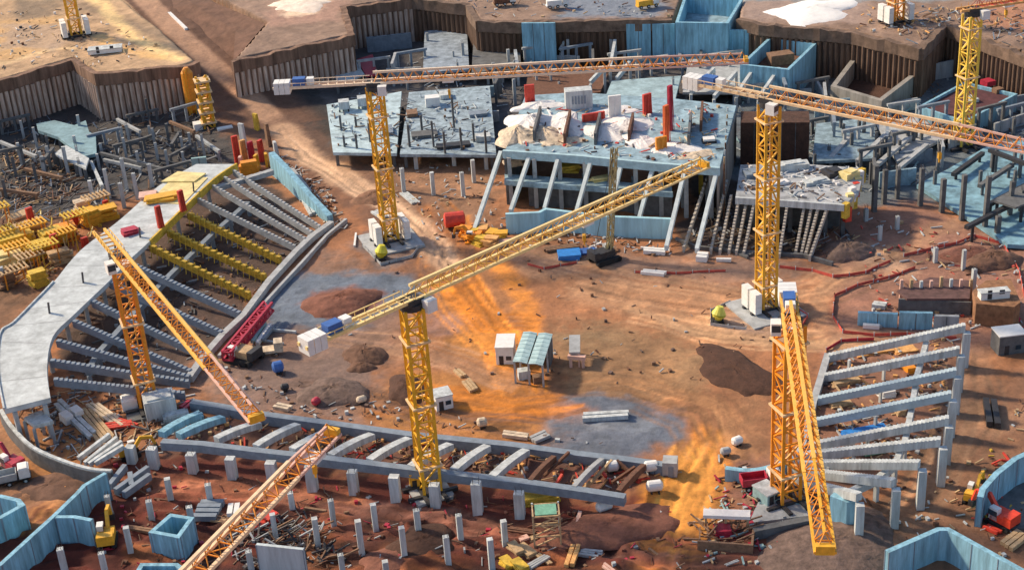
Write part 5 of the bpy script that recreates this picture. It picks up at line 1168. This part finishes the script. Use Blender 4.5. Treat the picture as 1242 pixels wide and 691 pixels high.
# tall plate on legs
o = empty('precast_stair', at(697, 447), 'narrow precast stair flight resting on a frame right of the shelter', 'stair')
a, b_ = at(697, 407, 4.2), at(697, 428, 3.2); q = MB(); q.beam(a, b_, 2.2, .5); q.build('flight', CONC, o)
for p in (a, b_):
    for s_ in (-1, 1): q = MB(); q.box((p.x+s_*.8, p.y, -.2), (.3, .3, p.z)); q.build('leg', PINK, o)
q = MB(); q.beam(at(689, 432, 2.4), at(710, 434, 2.4), 1.0, .8); q.box((at(692, 434, 2).x, at(692, 434, 2).y, -.2), (.6, .8, 2.3)); q.box((at(707, 434, 2).x, at(707, 434, 2).y, -.2), (.6, .8, 2.3)); q.build('landing', PINK, o)
def tank(px, py, r, L, rz, label, m=WHITE):
    p = ground_pt(px, py); o = empty('water_tank', p, label, 'tank'); f = L2W(p, rz)
    q = MB(); q.cyl(f(-L/2, 0, r+.3), f(L/2, 0, r+.3), r, 14); q.cyl(f(L/2, 0, r+.3), f(L/2+.35, 0, r+.3), r, 14, r*.55); q.cyl(f(-L/2, 0, r+.3), f(-L/2-.35, 0, r+.3), r, 14, r*.55); q.build('vessel', m, o)
    q = MB(); [q.box(f(s_*L*.3, 0, -.2), (.3, r*1.6, .7), rz) for s_ in (-1, 1)]; q.build('cradle', DARK, o)
tank(743, 572, 1.0, 1.6, .1, 'small white tank between the two right rakers of the near stand'); tank(790, 572, 1.0, 1.9, .1, 'white tank right of the last raker of the near stand'); tank(794, 596, 1.0, 2.2, .1, 'white tank lying on the red soil beside the orange track'); tank(733, 620, .9, 2.2, .4, 'white tank alone on dark red soil below the near stand')
tank(552, 276, 1.9, 4.5, .1, 'big rusty red cylinder tank beside the orange formwork stacks', RED)
tank(894, 540, .8, 1.4, .5, 'small white tank on the field near the curved blue grey wall'); tank(880, 552, .7, 1.2, .2, 'grey drum on the field near the orange track', CONC)
tank(585, 518, .9, 1.2, .2, 'small cream drum on the field behind the near stand', TARPC); tank(346, 474, .7, 1.0, .2, 'dark barrel on grey mud behind the near stand', DARK); tank(439, 489, .7, 1.3, .4, 'small cream drum on the field left of the yellow mast', TARPC)
tank(384, 492, .8, 1.0, .9, 'dark red barrel on the field behind the near stand', CRIM); tank(338, 452, 1.2, 1.6, .3, 'dark blue barrel on mud beside the crawler crane', BLUEP)
def stack(px, py, sx, sy, sz, n, m, label, rz=0.0, jit=.25, z=None, name='formwork_stack', cat='stack', ja=.15):
    p = ground_pt(px, py, z); q = MB()
    for k in range(n): q.box((p.x+random.uniform(-jit, jit), p.y+random.uniform(-jit, jit), p.z+k*sz/n-(.15 if k == 0 else 0)), (sx*random.uniform(.8, 1), sy*random.uniform(.8, 1), sz/n-.02+(.15 if k == 0 else 0)), rz+random.uniform(-ja, ja))
    return tag(q.build(name, m, None, p), label, cat)
def bundle(px0, py0, px1, py1, n, r, m, label, z=.3, name='pipe_bundle', cat='pipes'):
    a, b_ = ground_pt(px0, py0), ground_pt(px1, py1); d = (b_-a); d.z = 0; nr = Vector((-d.y, d.x, 0)).normalized(); q = MB()
    for k in range(n):
        o_ = nr*((k-(n-1)/2)*r*2.3)+d*random.uniform(-.06, .06); q.beam(a+o_+Vector((0, 0, r+random.uniform(0, .2))), b_+o_+Vector((0, 0, r+random.uniform(0, .2))), r*1.8)
    return tag(q.build(name, m, None, a), label, cat)
stack(690, 312, 6, 4.4, 1.3, 2, TARPB, 'bright blue tarpaulin covered pile on the field below the main grandstand', name='covered_pile', cat='covered pile')
stack(706, 306, 7, 3, .5, 2, BLUEP, 'flat dull blue sheet spread beside the bright blue pile', name='sheet_pile')
for i, (x, y) in enumerate([(566, 284), (577, 286), (588, 284), (598, 289), (570, 293), (583, 296), (595, 298), (606, 292)]):
    stack(x, y, 3.4, 2.4, 2.2, 5, [ORA, YFORM, PALEO, YEL][i % 4], f'{ORD[i]} of the orange and yellow formwork stacks beside the red cylinder tank', rz=i*.5, jit=.5, ja=.5)
stack(612, 294, 6, 2, .8, 3, PINK, 'pinkish timber stack right of the orange formwork stacks', .1)
stack(655, 606, 7, 3.2, 2.0, 6, YFORM, 'yellow steel formwork stack beside the last broad column', .2, .6, ja=.25)
for i, (x, y, t) in enumerate([(626, 668, 'rear left'), (639, 671, 'rear right'), (617, 686, 'front left'), (631, 689, 'front right')]):
    stack(x, y, 1.9, 3.6, 1.1, 4, TIM if i < 2 else YFORM, f'{t} of four pale timber packs at the bottom edge', .55, .1, name='timber_pack')
stack(637, 655, 2, 1.2, .8, 2, PINK, 'small pink block pair above the four timber packs', .4); stack(648, 655, 1.6, 1.2, .8, 2, TIM, 'small timber block beside the pink block pair', .4)
stack(326, 632, 3.0, 2.4, 1.6, 5, RED, 'red crate pile partly under the peach jib at the bottom', .6, .5, ja=.5)
stack(322, 638, 3.4, 1.6, 1.0, 4, RED, 'low red bar pile below the red crate pile', .8, .4, ja=.4)
# scaffold tower
p = at(664, 655); o = empty('scaffold_tower', p, 'weathered timber and steel scaffold tower beside the rutted red track', 'scaffold'); h = 6.5
for a in (-2.2, 2.2):
    for b_ in (-1.8, 1.8): q = MB(); q.beam((p.x+a, p.y+b_, -.3), (p.x+a, p.y+b_, h), .3); q.build('leg', [TIM, CONCL][b_ > 0], o)
q = MB()
for z in (2.2, 4.4, 6.2):
    for s_ in (-1, 1): q.beam((p.x-2.2, p.y+s_*1.8, z), (p.x+2.2, p.y+s_*1.8, z), .22); q.beam((p.x+s_*2.2, p.y-1.8, z), (p.x+s_*2.2, p.y+1.8, z+.004), .22)
    q.beam((p.x-2.2, p.y-1.8, z-2), (p.x+2.2, p.y-1.8, z), .2); q.beam((p.x+2.2, p.y+1.8, z-2), (p.x-2.2, p.y+1.8, z), .2)
q.build('bracing', TIM, o); q = MB(); q.box((p.x, p.y, 6.2), (3.6, 3.0, .2)); q.build('platform', GREEN, o)
# roofed debris shed at right of track
o = empty('timber_rack', at(880, 640), 'rack of tangled timber and steel under a long pale beam beside the orange track', 'rack')
q = MB(); q.beam(at(853, 622, 3.2), at(910, 624, 3.2), 2.0, .6); q.build('top_beam', TARPW, o)
q = MB(); [q.box((r_.x, r_.y, -.3), (.4, .4, 3.1)) for r_ in (at(856, 623, 3), at(880, 624, 3), at(907, 625, 3))]; q.build('posts', TIM, o)
q = MB(); 
for k in range(40):
    a = at(random.uniform(848, 910), random.uniform(636, 662), 0)+Vector((0, 0, random.uniform(.1, 1.6))); an = random.uniform(0, 3.14); q.beam(a, a+Vector((math.cos(an)*3, math.sin(an)*3, random.uniform(-.4, .9))), .22)
q.build('tangled_sticks', TIMD, o)
q = MB(); q.wall(path([(846, 655), (912, 660), (914, 640)], 1.6), -.3, 1.6, .4); q.build('side_wall', TIMD, o)
stack(878, 648, 3.2, 2.4, 1.4, 3, CRIM, 'crimson crate pile inside the timber rack', .1)
# left formwork yard
for i, (x, y, sx, sy, sz, m, t) in enumerate([(22, 300, 9, 5, 2.4, YFORM, 'wide yellow'), (48, 310, 8, 5, 2.2, YFORM, 'second wide yellow'), (12, 322, 7, 4, 2.0, PLY, 'pale yellow'), (66, 296, 6, 4, 2.6, YFORM, 'tall yellow'), (84, 290, 5, 4, 2.4, ORA, 'orange'), (112, 272, 5, 4, 2.4, YEL, 'bright yellow'), (130, 266, 6, 4, 2.0, YEL, 'long bright yellow'), (102, 262, 4, 3, 3, TARPC, 'cream'), (34, 284, 8, 3, 2, TIM, 'pale timber'), (50, 346, 4, 3, 2.5, YFORM, 'dark yellow'), (30, 272, 6, 4, 1.6, TIM, 'long timber'), (8, 346, 4, 5, 2, TIMD, 'brown timber'), (76, 318, 6, 3, 1.6, TIM, 'low timber')]):
    stack(x, y, sx, sy, sz+1.6, 6, m, f'{t} formwork stack in the yard behind the curved white slab', .5, .7, ja=.35)
for i, (x, yb, yt) in enumerate([(41, 282, 252), (92, 274, 258), (70, 312, 284), (130, 254, 243), (104, 300, 288)]):
    panel(x, yb, yt, 1.7, 0, RED, f'{ORD[i]} upright red prop form from the left in the formwork yard', rz=.7, name='prop_form')
for i, (x, y, h_) in enumerate([(6, 300, 5), (24, 318, 5), (40, 330, 5), (58, 322, 6), (80, 306, 6), (20, 345, 4.5), (96, 284, 6), (44, 296, 6), (120, 258, 5), (0, 276, 6)]):
    p = at(x, y); o = empty('table_form', p, f'{ORD[i]} of the yellow legged table forms in the left formwork yard', 'table form', 'table forms in the left yard'); c, s_ = math.cos(.6), math.sin(.6); f = L2W(p, .6)
    q = MB()
    for k in range(7): q.box(f(-3+k, 0, h_-.3), (.35, 4.4, .3), .6)
    for k in (-1.6, 1.6): q.beam(f(-3.4, k, h_-.45), f(3.4, k, h_-.45), .3)
    q.build('top_beams', [YFORM, YEL, TIM][i % 3], o)
    for a in (-2.6, 2.6):
        for b_ in (-1.6, 1.6): q = MB(); q.beam(f(a, b_, -.3), f(a, b_, h_-.5), .28); q.build('leg', [YFORM, ORA][i % 2], o)
p = at(-1, 292); o = empty('hoist_mast', p, 'thin orange hoist mast cut by the left edge of the photo', 'hoist mast'); h_ = hgt(-1, 292, 236)
q = MB(); lattice(q, p, p+Vector((0, 0, h_)), .6, 9, .22, .14, Vector((1, 0, 0)), Vector((0, 1, 0))); q.build('lattice', ORA, o); q = MB(); q.box((p.x, p.y, -.2), (2.2, 2.2, .5)); q.build('foot', CONC, o)
# on slab
panel(222, 256, 231, 1.3, ZS, RED, 'tall red form standing on the curved white slab, farther of two', rz=.8); panel(195, 276, 250, 1.3, ZS, RED, 'tall red form standing on the curved white slab, nearer of two', rz=.8)
stack(158, 283, 4, 3, 1.2, 4, CRIM, 'crimson bundle of props lying on the curved white slab', .6, .3, z=ZS)
stack(196, 243, 8, 3.5, 1.4, 4, YEL, 'yellow orange sheet stack on the curved white slab', .2, .4, z=ZS); stack(180, 238, 5, 4, .8, 2, PINK, 'pinkish sheet stack on the curved white slab', .1, .3, z=ZS)
pl = path([(180, 246), (214, 212), (252, 216), (222, 248)], ZS); q = MB(); q.prism(pl, ZS+.004, ZS+.16); q.prism(path([(196, 222), (216, 210), (250, 212), (236, 222)], ZS), ZS+.17, ZS+.5); tag(q.build('plywood_deck', PLY, None, pl[0]), 'pale yellow plywood decking laid on the far end of the curved slab', 'decking')
for i, (x, y) in enumerate([(101, 343), (140, 304), (170, 288), (235, 233), (60, 380)]):
    q = MB(); p = at(x, y, ZS); q.beam(p, p+Vector((.2, 0, 2.6)), .3); q.beam(p+Vector((0, .4, 0)), p+Vector((.2, .4, 2.4)), .22); tag(q.build('starter_bars', BARE, None, p), f'{ORD[i]} dark bundle of starter bars on the curved white slab', 'rebar', 'starter bars on the curved slab')
# end of slab: props cluster
for i, (x, yb, yt, m) in enumerate([(289, 200, 165, RED), (297, 196, 170, PALEO), (306, 196, 172, CRIM), (318, 196, 170, RED), (312, 206, 188, YEL), (294, 212, 190, PINK), (324, 202, 186, YEL), (335, 190, 172, CONCL), (326, 178, 150, TIMD), (312, 160, 138, YFORM), (296, 180, 150, CONCL)]):
    panel(x, yb, yt, 1.6, 0, m, f'{ORD[i]} of the prop forms clustered at the far end of the left stand', rz=.5+.2*i, name='prop_form')
stack(304, 218, 5, 2, 5.4, 5, ORA, 'orange formwork pile above the rakers at the far end of the left stand', .2)
# debris piles and soil heaps
def soil(px, py, rx, ry, h, m, label, rz=0, seed=1, jag=.18):
    p = at(px, py); q = MB(); q.blob((p.x, p.y, gz(p.x, p.y)), rx, ry, h, rz, power=2.2, n=36, rings=12, seed=seed, jag=jag); return tag(q.build('soil_heap', m, None, p, smooth=True), label, 'soil heap')
soil(892, 450, 6.6, 11.5, 1.0, mat('shade_darkened_soil', (.08, .036, .022), .95, .4, .5, bump=.8), 'large brown soil heap on the right of the field, darkened for its shaded side', .35, 33, .24)  # whole heap coloured dark to carry the shade on its right side
soil(415, 368, 8.5, 7, 2.2, EARTHR, 'reddish soil heap on the grey mud patch', .2, 8)
soil(442, 432, 4.5, 5.5, 1.7, mat('brown_soil', (.15, .078, .05), .95, .4, .5, bump=.8), 'brown soil heap below the white crane counterweights', .4, 9)
soil(438, 446, 3.0, 2.6, 1.0, mat('brown_soil', (.15, .078, .05)), 'small brown soil mound beside the brown heap', .4, 12)
soil(494, 472, 4.2, 6, 1.8, EARTHD, 'soil mound darkened for the shade left of the yellow crane mast', .2, 10)  # dark colour stands in for the shade beside the mast
soil(403, 476, 7, 6, 1.6, EARTHG, 'grey brown soil mound behind the near stand', .2, 11)
soil(452, 240, 6, 6, 1.8, mat('warm_brown_soil', (.24, .125, .075), .95, .4, .5, bump=.8), 'brown soil hump left of the rear crane mast', .3, 14)
soil(1008, 668, 13, 11, 2.2, EARTHG, 'broad brown rubble heap under the tip of the orange jib', .3, 15)
soil(1027, 306, 5.5, 6, 2.2, EARTHG, 'grey debris heap below the end of the side wing', .3, 16)
soil(1176, 310, 6, 5, 1.5, EARTHR, 'reddish soil heap below the bright blue slab', .2, 17)
soil(1204, 318, 7, 5, 2.4, EARTHB, 'brown soil heap by the red fence at the right edge', .2, 18)
soil(60, 590, 8, 5, .9, EARTHB, 'low orange brown mud heap by the long zigzag wall', .3, 19)
soil(512, 660, 6, 5, 1.0, EARTHD, 'dark soil heap among the slim columns', .2, 20); soil(740, 640, 12, 6, 1.4, EARTHR, 'dark red soil heap below the rutted track', .2, 21); soil(470, 680, 5, 4, .9, EARTHR, 'red soil heap among the slim columns at the bottom edge', .1, 22)
soil(988, 14, 15, 10, 1.4, TARPW, 'white lime heap on the plateau at the top right', .1, 23) if False else None
p = at(986, 14, PLAT); q = MB(); q.blob((p.x, p.y, PLAT+.1), 14, 11, 1.6, 0, n=30, rings=9, seed=23, jag=.3); tag(q.build('lime_heap', mat('bright_white_lime', (.85, .85, .83), .9, .12, .5), None, p, smooth=True), 'bright white lime heap on the plateau at the top right', 'heap')
p = at(366, 6, PLAT); q = MB(); q.blob((p.x, p.y, PLAT+.1), 11, 8, 1.0, 0, n=30, rings=8, seed=24, jag=.3); tag(q.build('lime_heap', mat('pinkish_white_lime', (.85, .72, .60), .9, .25, .5), None, p, smooth=True), 'pinkish white heap on the plateau near the ramp', 'heap')
fence([(338, 18), (356, 24), (382, 22)], 'red mesh fence along the pinkish white heap', z=PLAT) if False else None
for i, (x0, y0, x1, y1, n_, r_, m, t) in enumerate([(705, 509, 760, 506, 2, .5, CONCL, 'two pale pipes on the grey gravel patch'), (845, 315, 858, 316, 2, .7, WHITE, 'white barrier blocks below the side wing'), (868, 317, 886, 318, 1, .4, WHITE, 'thin white pipe below the side wing'), (778, 332, 806, 334, 2, .4, WHITE, 'white planks on the field before the side wing'), (780, 306, 806, 308, 2, .5, WHITE, 'white pipes along the kerb of the main grandstand'), (660, 305, 700, 300, 3, .3, TIMD, 'brown poles in front of the blue front wall'), (334, 494, 352, 498, 2, .4, TARPC, 'cream planks on the field beside the inner beam'), (330, 402, 358, 404, 1, .3, CONCL, 'thin pale pipe lying on the field left of the counterweights'), (318, 414, 344, 418, 1, .25, CONCL, 'short thin pipe beside the white steel section'),
    (610, 528, 640, 532, 2, .4, TARPC, 'cream planks behind the near stand beam'), (646, 536, 664, 528, 3, .35, CONC, 'grey offcuts behind the near stand beam'), (880, 300, 910, 312, 4, .3, CONCD, 'dark bars below the thin rakers'), (565, 463, 575, 475, 3, .3, TIM, 'pale sticks on orange soil'), (553, 450, 562, 458, 2, .3, TIM, 'short pale sticks on the field above the orange soil'),
    (240, 622, 268, 622, 4, .6, STEELBL, 'steel blue beams beside the concrete box'), (248, 612, 270, 612, 2, .3, TIM, 'thin timber beside the concrete box'), (255, 624, 290, 640, 3, .3, TIMD, 'brown timbers beside the peach jib'), (285, 615, 283, 628, 2, .5, WHITE, 'white short blocks beside the concrete box'), (700, 640, 704, 622, 1, .35, PINK, 'slanted pink pole on dark red soil'), (690, 690, 700, 660, 2, .4, PALEO, 'pale orange planks at the bottom edge'), (735, 640, 760, 644, 2, .3, CONC, 'grey bars on dark red soil'), (640, 690, 664, 676, 3, .2, CONC, 'grey steel frame bars at the bottom edge'),
    (100, 500, 128, 534, 4, .4, TIM, 'long pale timbers below the left stand'), (112, 492, 150, 520, 3, .35, TARPC, 'cream boards below the left stand'), (70, 490, 112, 530, 2, .5, CONCL, 'long pale beams below the white slab end'), (128, 520, 160, 516, 3, .35, RED, 'red steel bars below the left stand'), (140, 510, 165, 518, 2, .3, RED, 'short red steel bars below the left stand'), (84, 506, 92, 512, 2, 1.0, WHITE, 'white sheet pack below the left stand'), (210, 520, 245, 505, 3, .4, BLUE, 'blue steel beams at the left end of the near stand'), (222, 498, 232, 490, 2, .4, CRIM, 'crimson bars beside the ballast block'),
    (1010, 660, 1016, 676, 1, .3, TARPW, 'white pole on the grey rubble heap'), (975, 652, 990, 648, 2, .3, TIM, 'pale boards on the grey rubble heap'), (950, 668, 962, 670, 2, .4, TEAL, 'bluish pipes on the grey rubble heap'), (1220, 665, 1240, 650, 3, .4, TIM, 'pale timbers beside the red excavator'), (1195, 640, 1212, 648, 2, .3, RED, 'red bars beside the red excavator'), (1215, 382, 1232, 392, 2, .5, CRIM, 'crimson bars at the right edge'), (1200, 490, 1205, 520, 2, .6, DARK, 'two dark posts lying on the brown path'), (1058, 372, 1074, 374, 2, .5, CONCL, 'pale planks above the blue basement wall'), (1046, 398, 1066, 399, 1, .5, WHITE, 'white beam on the fence line of the basement pit'),
    (456, 258, 468, 266, 4, .3, CONCL, 'pale rubble bars left of the rear crane mast'), (490, 236, 505, 248, 4, .25, CONCL, 'thin pale pipes right of the rear crane mast'), (350, 210, 372, 238, 4, .4, CONC, 'grey offcuts along the ramp edge'), (372, 240, 384, 262, 4, .4, CONCL, 'pale offcuts along the blue end wall'), (430, 300, 432, 285, 1, .25, WHITE, 'white marker pole left of the rear crane base'), (200, 14, 225, 38, 1, .6, WHITE, 'white pipe on the bank beside the ramp')]):
    bundle(x0, y0, x1, y1, n_, r_, m, t)
rs = random.Random(5)
for i in range(16):
    x, y = 150+i*42+rs.uniform(-10, 10), 600+i*3.6+rs.uniform(0, 55); dx, dy = rs.choice([(34, 5), (26, 3), (10, -16), (16, 12)])
    bundle(x, min(y, 686), x+dx, min(y, 686)+dy, rs.choice([1, 2, 3]), rs.uniform(.16, .3), [TIMD, RUST, TIM, CONC, PINK][i % 5], f'{ORD[i]} from the left of the loose long bars scattered on the red foreground soil')
# dense litter nobody could count
def litter(poly, n_, mats, name, ln=(1.0, 3.5), th=(.12, .32), z=0.0, seed=0, up=.5):
    rr = random.Random(seed); xs_ = [p[0] for p in poly]; ys_ = [p[1] for p in poly]; q = MB(); c = 0; PP = [(p[0], p[1]) for p in poly]
    def ins(x, y):
        r_ = False; j = len(PP)-1
        for i in range(len(PP)):
            if ((PP[i][1] > y) != (PP[j][1] > y)) and x < (PP[j][0]-PP[i][0])*(y-PP[i][1])/(PP[j][1]-PP[i][1])+PP[i][0]: r_ = not r_
            j = i
        return r_
    while c < n_:
        x, y = rr.uniform(min(xs_), max(xs_)), rr.uniform(min(ys_), max(ys_))
        if not ins(x, y): continue
        p = at(x, y, z); p.z = (gz(p.x, p.y) if z == 0 else z)+rr.uniform(.05, .35); an = rr.uniform(0, 3.14) if rr.random() < .5 else rr.choice([.2, 1.75])+rr.uniform(-.2, .2); L = rr.uniform(*ln)
        mi = rr.randrange(len(mats)); t = rr.uniform(*th)
        if rr.random() < .3: q.box((p.x, p.y, p.z-.3), (rr.uniform(.3, .9), rr.uniform(.3, .8), rr.uniform(.4, .8)), an, mi)
        else: q.beam(p, p+Vector((math.cos(an)*L, math.sin(an)*L, rr.uniform(-.1, up))), t, t, mi)
        c += 1
    o = q.build(name, mats, None, at(*poly[0], z)); o['kind'] = 'stuff'; return o
LM = [CONC, TIMD, BARE, CONCL, RUST, TIM]
litter([(0, 150), (240, 140), (280, 200), (200, 230), (60, 270), (0, 260)], 480, [BARE, CONCD, CONCD, STEELBL, TIMD, DARK, CONC], 'site_litter', seed=1, ln=(1.5, 5), up=1.6)
litter([(0, 185), (80, 190), (90, 240), (0, 262)], 260, [TIM, TIMD, BARE, RUST], 'rebar_mat', seed=2, ln=(2, 6), up=.8)
litter([(60, 470), (230, 480), (180, 560), (120, 570), (60, 550), (20, 510)], 320, LM+[CONCD, CONCD], 'site_litter', seed=3, ln=(1, 4.5))
litter([(90, 400), (130, 350), (280, 220), (390, 275), (240, 440), (80, 460)], 420, [TIMD, BARE, CONC, CONCD, RUST], 'site_litter', seed=4, ln=(.8, 3))
litter([(215, 505), (820, 572), (750, 600), (200, 535)], 420, [RUST, TIM, RED, CONC, BARE, TIMD, PALEO], 'site_litter', seed=5, ln=(.8, 3.2), th=(.12, .28))
litter([(310, 625), (370, 625), (420, 680), (300, 690), (260, 660)], 260, [BARE, CONC, DARK, TIMD], 'rebar_mat', seed=6, ln=(1, 4), up=1.5)
litter([(120, 560), (840, 620), (840, 690), (120, 690)], 420, [TIMD, RUST, RUST, EARTHR, CRIM, CONC], 'site_litter', seed=7, ln=(.6, 2.0), th=(.1, .2))
litter([(400, 120), (600, 30), (640, 120), (600, 190), (480, 190)], 260, [CONC, CONCD, BARE, STEELBL, CONCL], 'site_litter', seed=8, ln=(1, 4), up=1.2)
litter([(880, 120), (1100, 130), (1130, 220), (1040, 240), (900, 230)], 420, [CONC, CONCD, BARE, STEELBL, CONCL, TEAL], 'site_litter', seed=9, ln=(1, 4.5), up=1.4)
litter([(1100, 60), (1242, 90), (1242, 170), (1110, 200)], 260, [CONC, CONCD, BARE, STEELBL, TIMD], 'site_litter', seed=10, ln=(1, 4.5), up=1.2)
litter([(830, 300), (1010, 315), (1040, 290), (1000, 260), (850, 250)], 320, [BARE, CONC, TIMD, CONCD, TIM], 'site_litter', seed=11, ln=(.8, 3.4), up=.9)
litter([(1000, 430), (1160, 400), (1150, 530), (1080, 570), (985, 550)], 300, [TIM, CONC, BARE, RUST, PALEO, CONCL], 'site_litter', seed=12, ln=(.6, 2.6))
litter([(1040, 260), (1242, 300), (1242, 400), (1060, 400)], 220, [RUST, CONC, NET, TIM, CONCL], 'site_litter', seed=13, ln=(.6, 2.8))
litter([(870, 560), (985, 585), (1060, 690), (850, 690)], 300, [CONC, TIM, RUST, CONCL, CRIM, TEAL], 'site_litter', seed=14, ln=(.6, 2.6))
litter([(340, 190), (400, 230), (420, 280), (390, 270), (330, 210)], 180, [CONC, CONCL, TARPC, RUST], 'site_litter', seed=15, ln=(.6, 2.4))
litter([(440, 200), (610, 200), (600, 280), (520, 290)], 110, [RUST, CONC, TIM, CONCL], 'site_litter', seed=16, ln=(.5, 2))
litter([(600, 262), (820, 300), (820, 312), (600, 300)], 160, [CONCD, TIMD, CONC, TARPW, RUST], 'site_litter', seed=17, ln=(.6, 2.6))
litter([(260, 440), (430, 470), (600, 520), (820, 550), (300, 500)], 130, [CONC, TIMD, EARTHG, RUST, CONCL], 'site_litter', seed=18, ln=(.4, 1.6), th=(.1, .3))
litter([(430, 300), (980, 340), (900, 480), (400, 440)], 120, [CONC, TIMD, EARTHG, RUST], 'site_litter', seed=19, ln=(.3, 1.2), th=(.1, .3))
litter([(1020, 560), (1180, 560), (1242, 480), (1242, 690), (1040, 660)], 110, [CONC, TIM, RUST, CONCL], 'site_litter', seed=20, ln=(.4, 1.8), th=(.1, .3))
litter([(615, 130), (880, 128), (868, 200), (620, 182)], 220, [TARPW, CONCL, BARE, TIM, RUST, RED, TARPC], 'site_litter', z=ZD, seed=21, ln=(.8, 3))
litter([(398, 130), (592, 108), (600, 186), (406, 183)], 170, [CONCL, BARE, STEELBL, CONCD, TIMD], 'site_litter', z=4.6, seed=31, ln=(.8, 4), up=.9)
litter([(900, 202), (1045, 206), (1022, 246), (896, 238)], 160, [CONCL, BARE, TARPW, STEELBL, TIMD], 'site_litter', z=ZW, seed=22, ln=(.8, 3.4))
litter([(0, 265), (140, 255), (100, 300), (60, 340), (0, 350)], 240, [YFORM, TIM, ORA, PLY, TIMD, RUST], 'site_litter', seed=23, ln=(.8, 4), up=2.0)
litter([(0, 10), (100, 10), (200, 60), (110, 85), (80, 68), (0, 92)], 120, [CONCL, TIM, RUST, TARPW, DARK], 'site_litter', z=PLAT+.2, seed=24, ln=(.6, 2.4))
litter([(600, 2), (815, 2), (815, 20), (600, 22)], 70, [CONCL, TIM, RUST, STEELBL], 'site_litter', z=PLAT+.2, seed=25, ln=(.6, 2.4))
litter([(1040, 10), (1240, 10), (1242, 56), (1150, 26), (1120, 52), (1040, 36)], 110, [CONCL, TIM, RUST, STEELBL, PALEO], 'site_litter', z=PLAT+.2, seed=26, ln=(.6, 3))
litter([(1200, 540), (1242, 560), (1242, 640), (1190, 640)], 60, [YFORM, TIM, RUST, RED], 'site_litter', seed=27, ln=(.6, 3))
for o in list(bpy.data.objects):
    if o.parent is None and o.type == 'MESH' and 'kind' not in o and 'label' not in o: print('NOLABEL', o.name)

for o in bpy.data.objects:
    if 'label' in o and len(o['label'].replace('-', ' ').split()) > 16: print('LONG', o.name, o['label'])
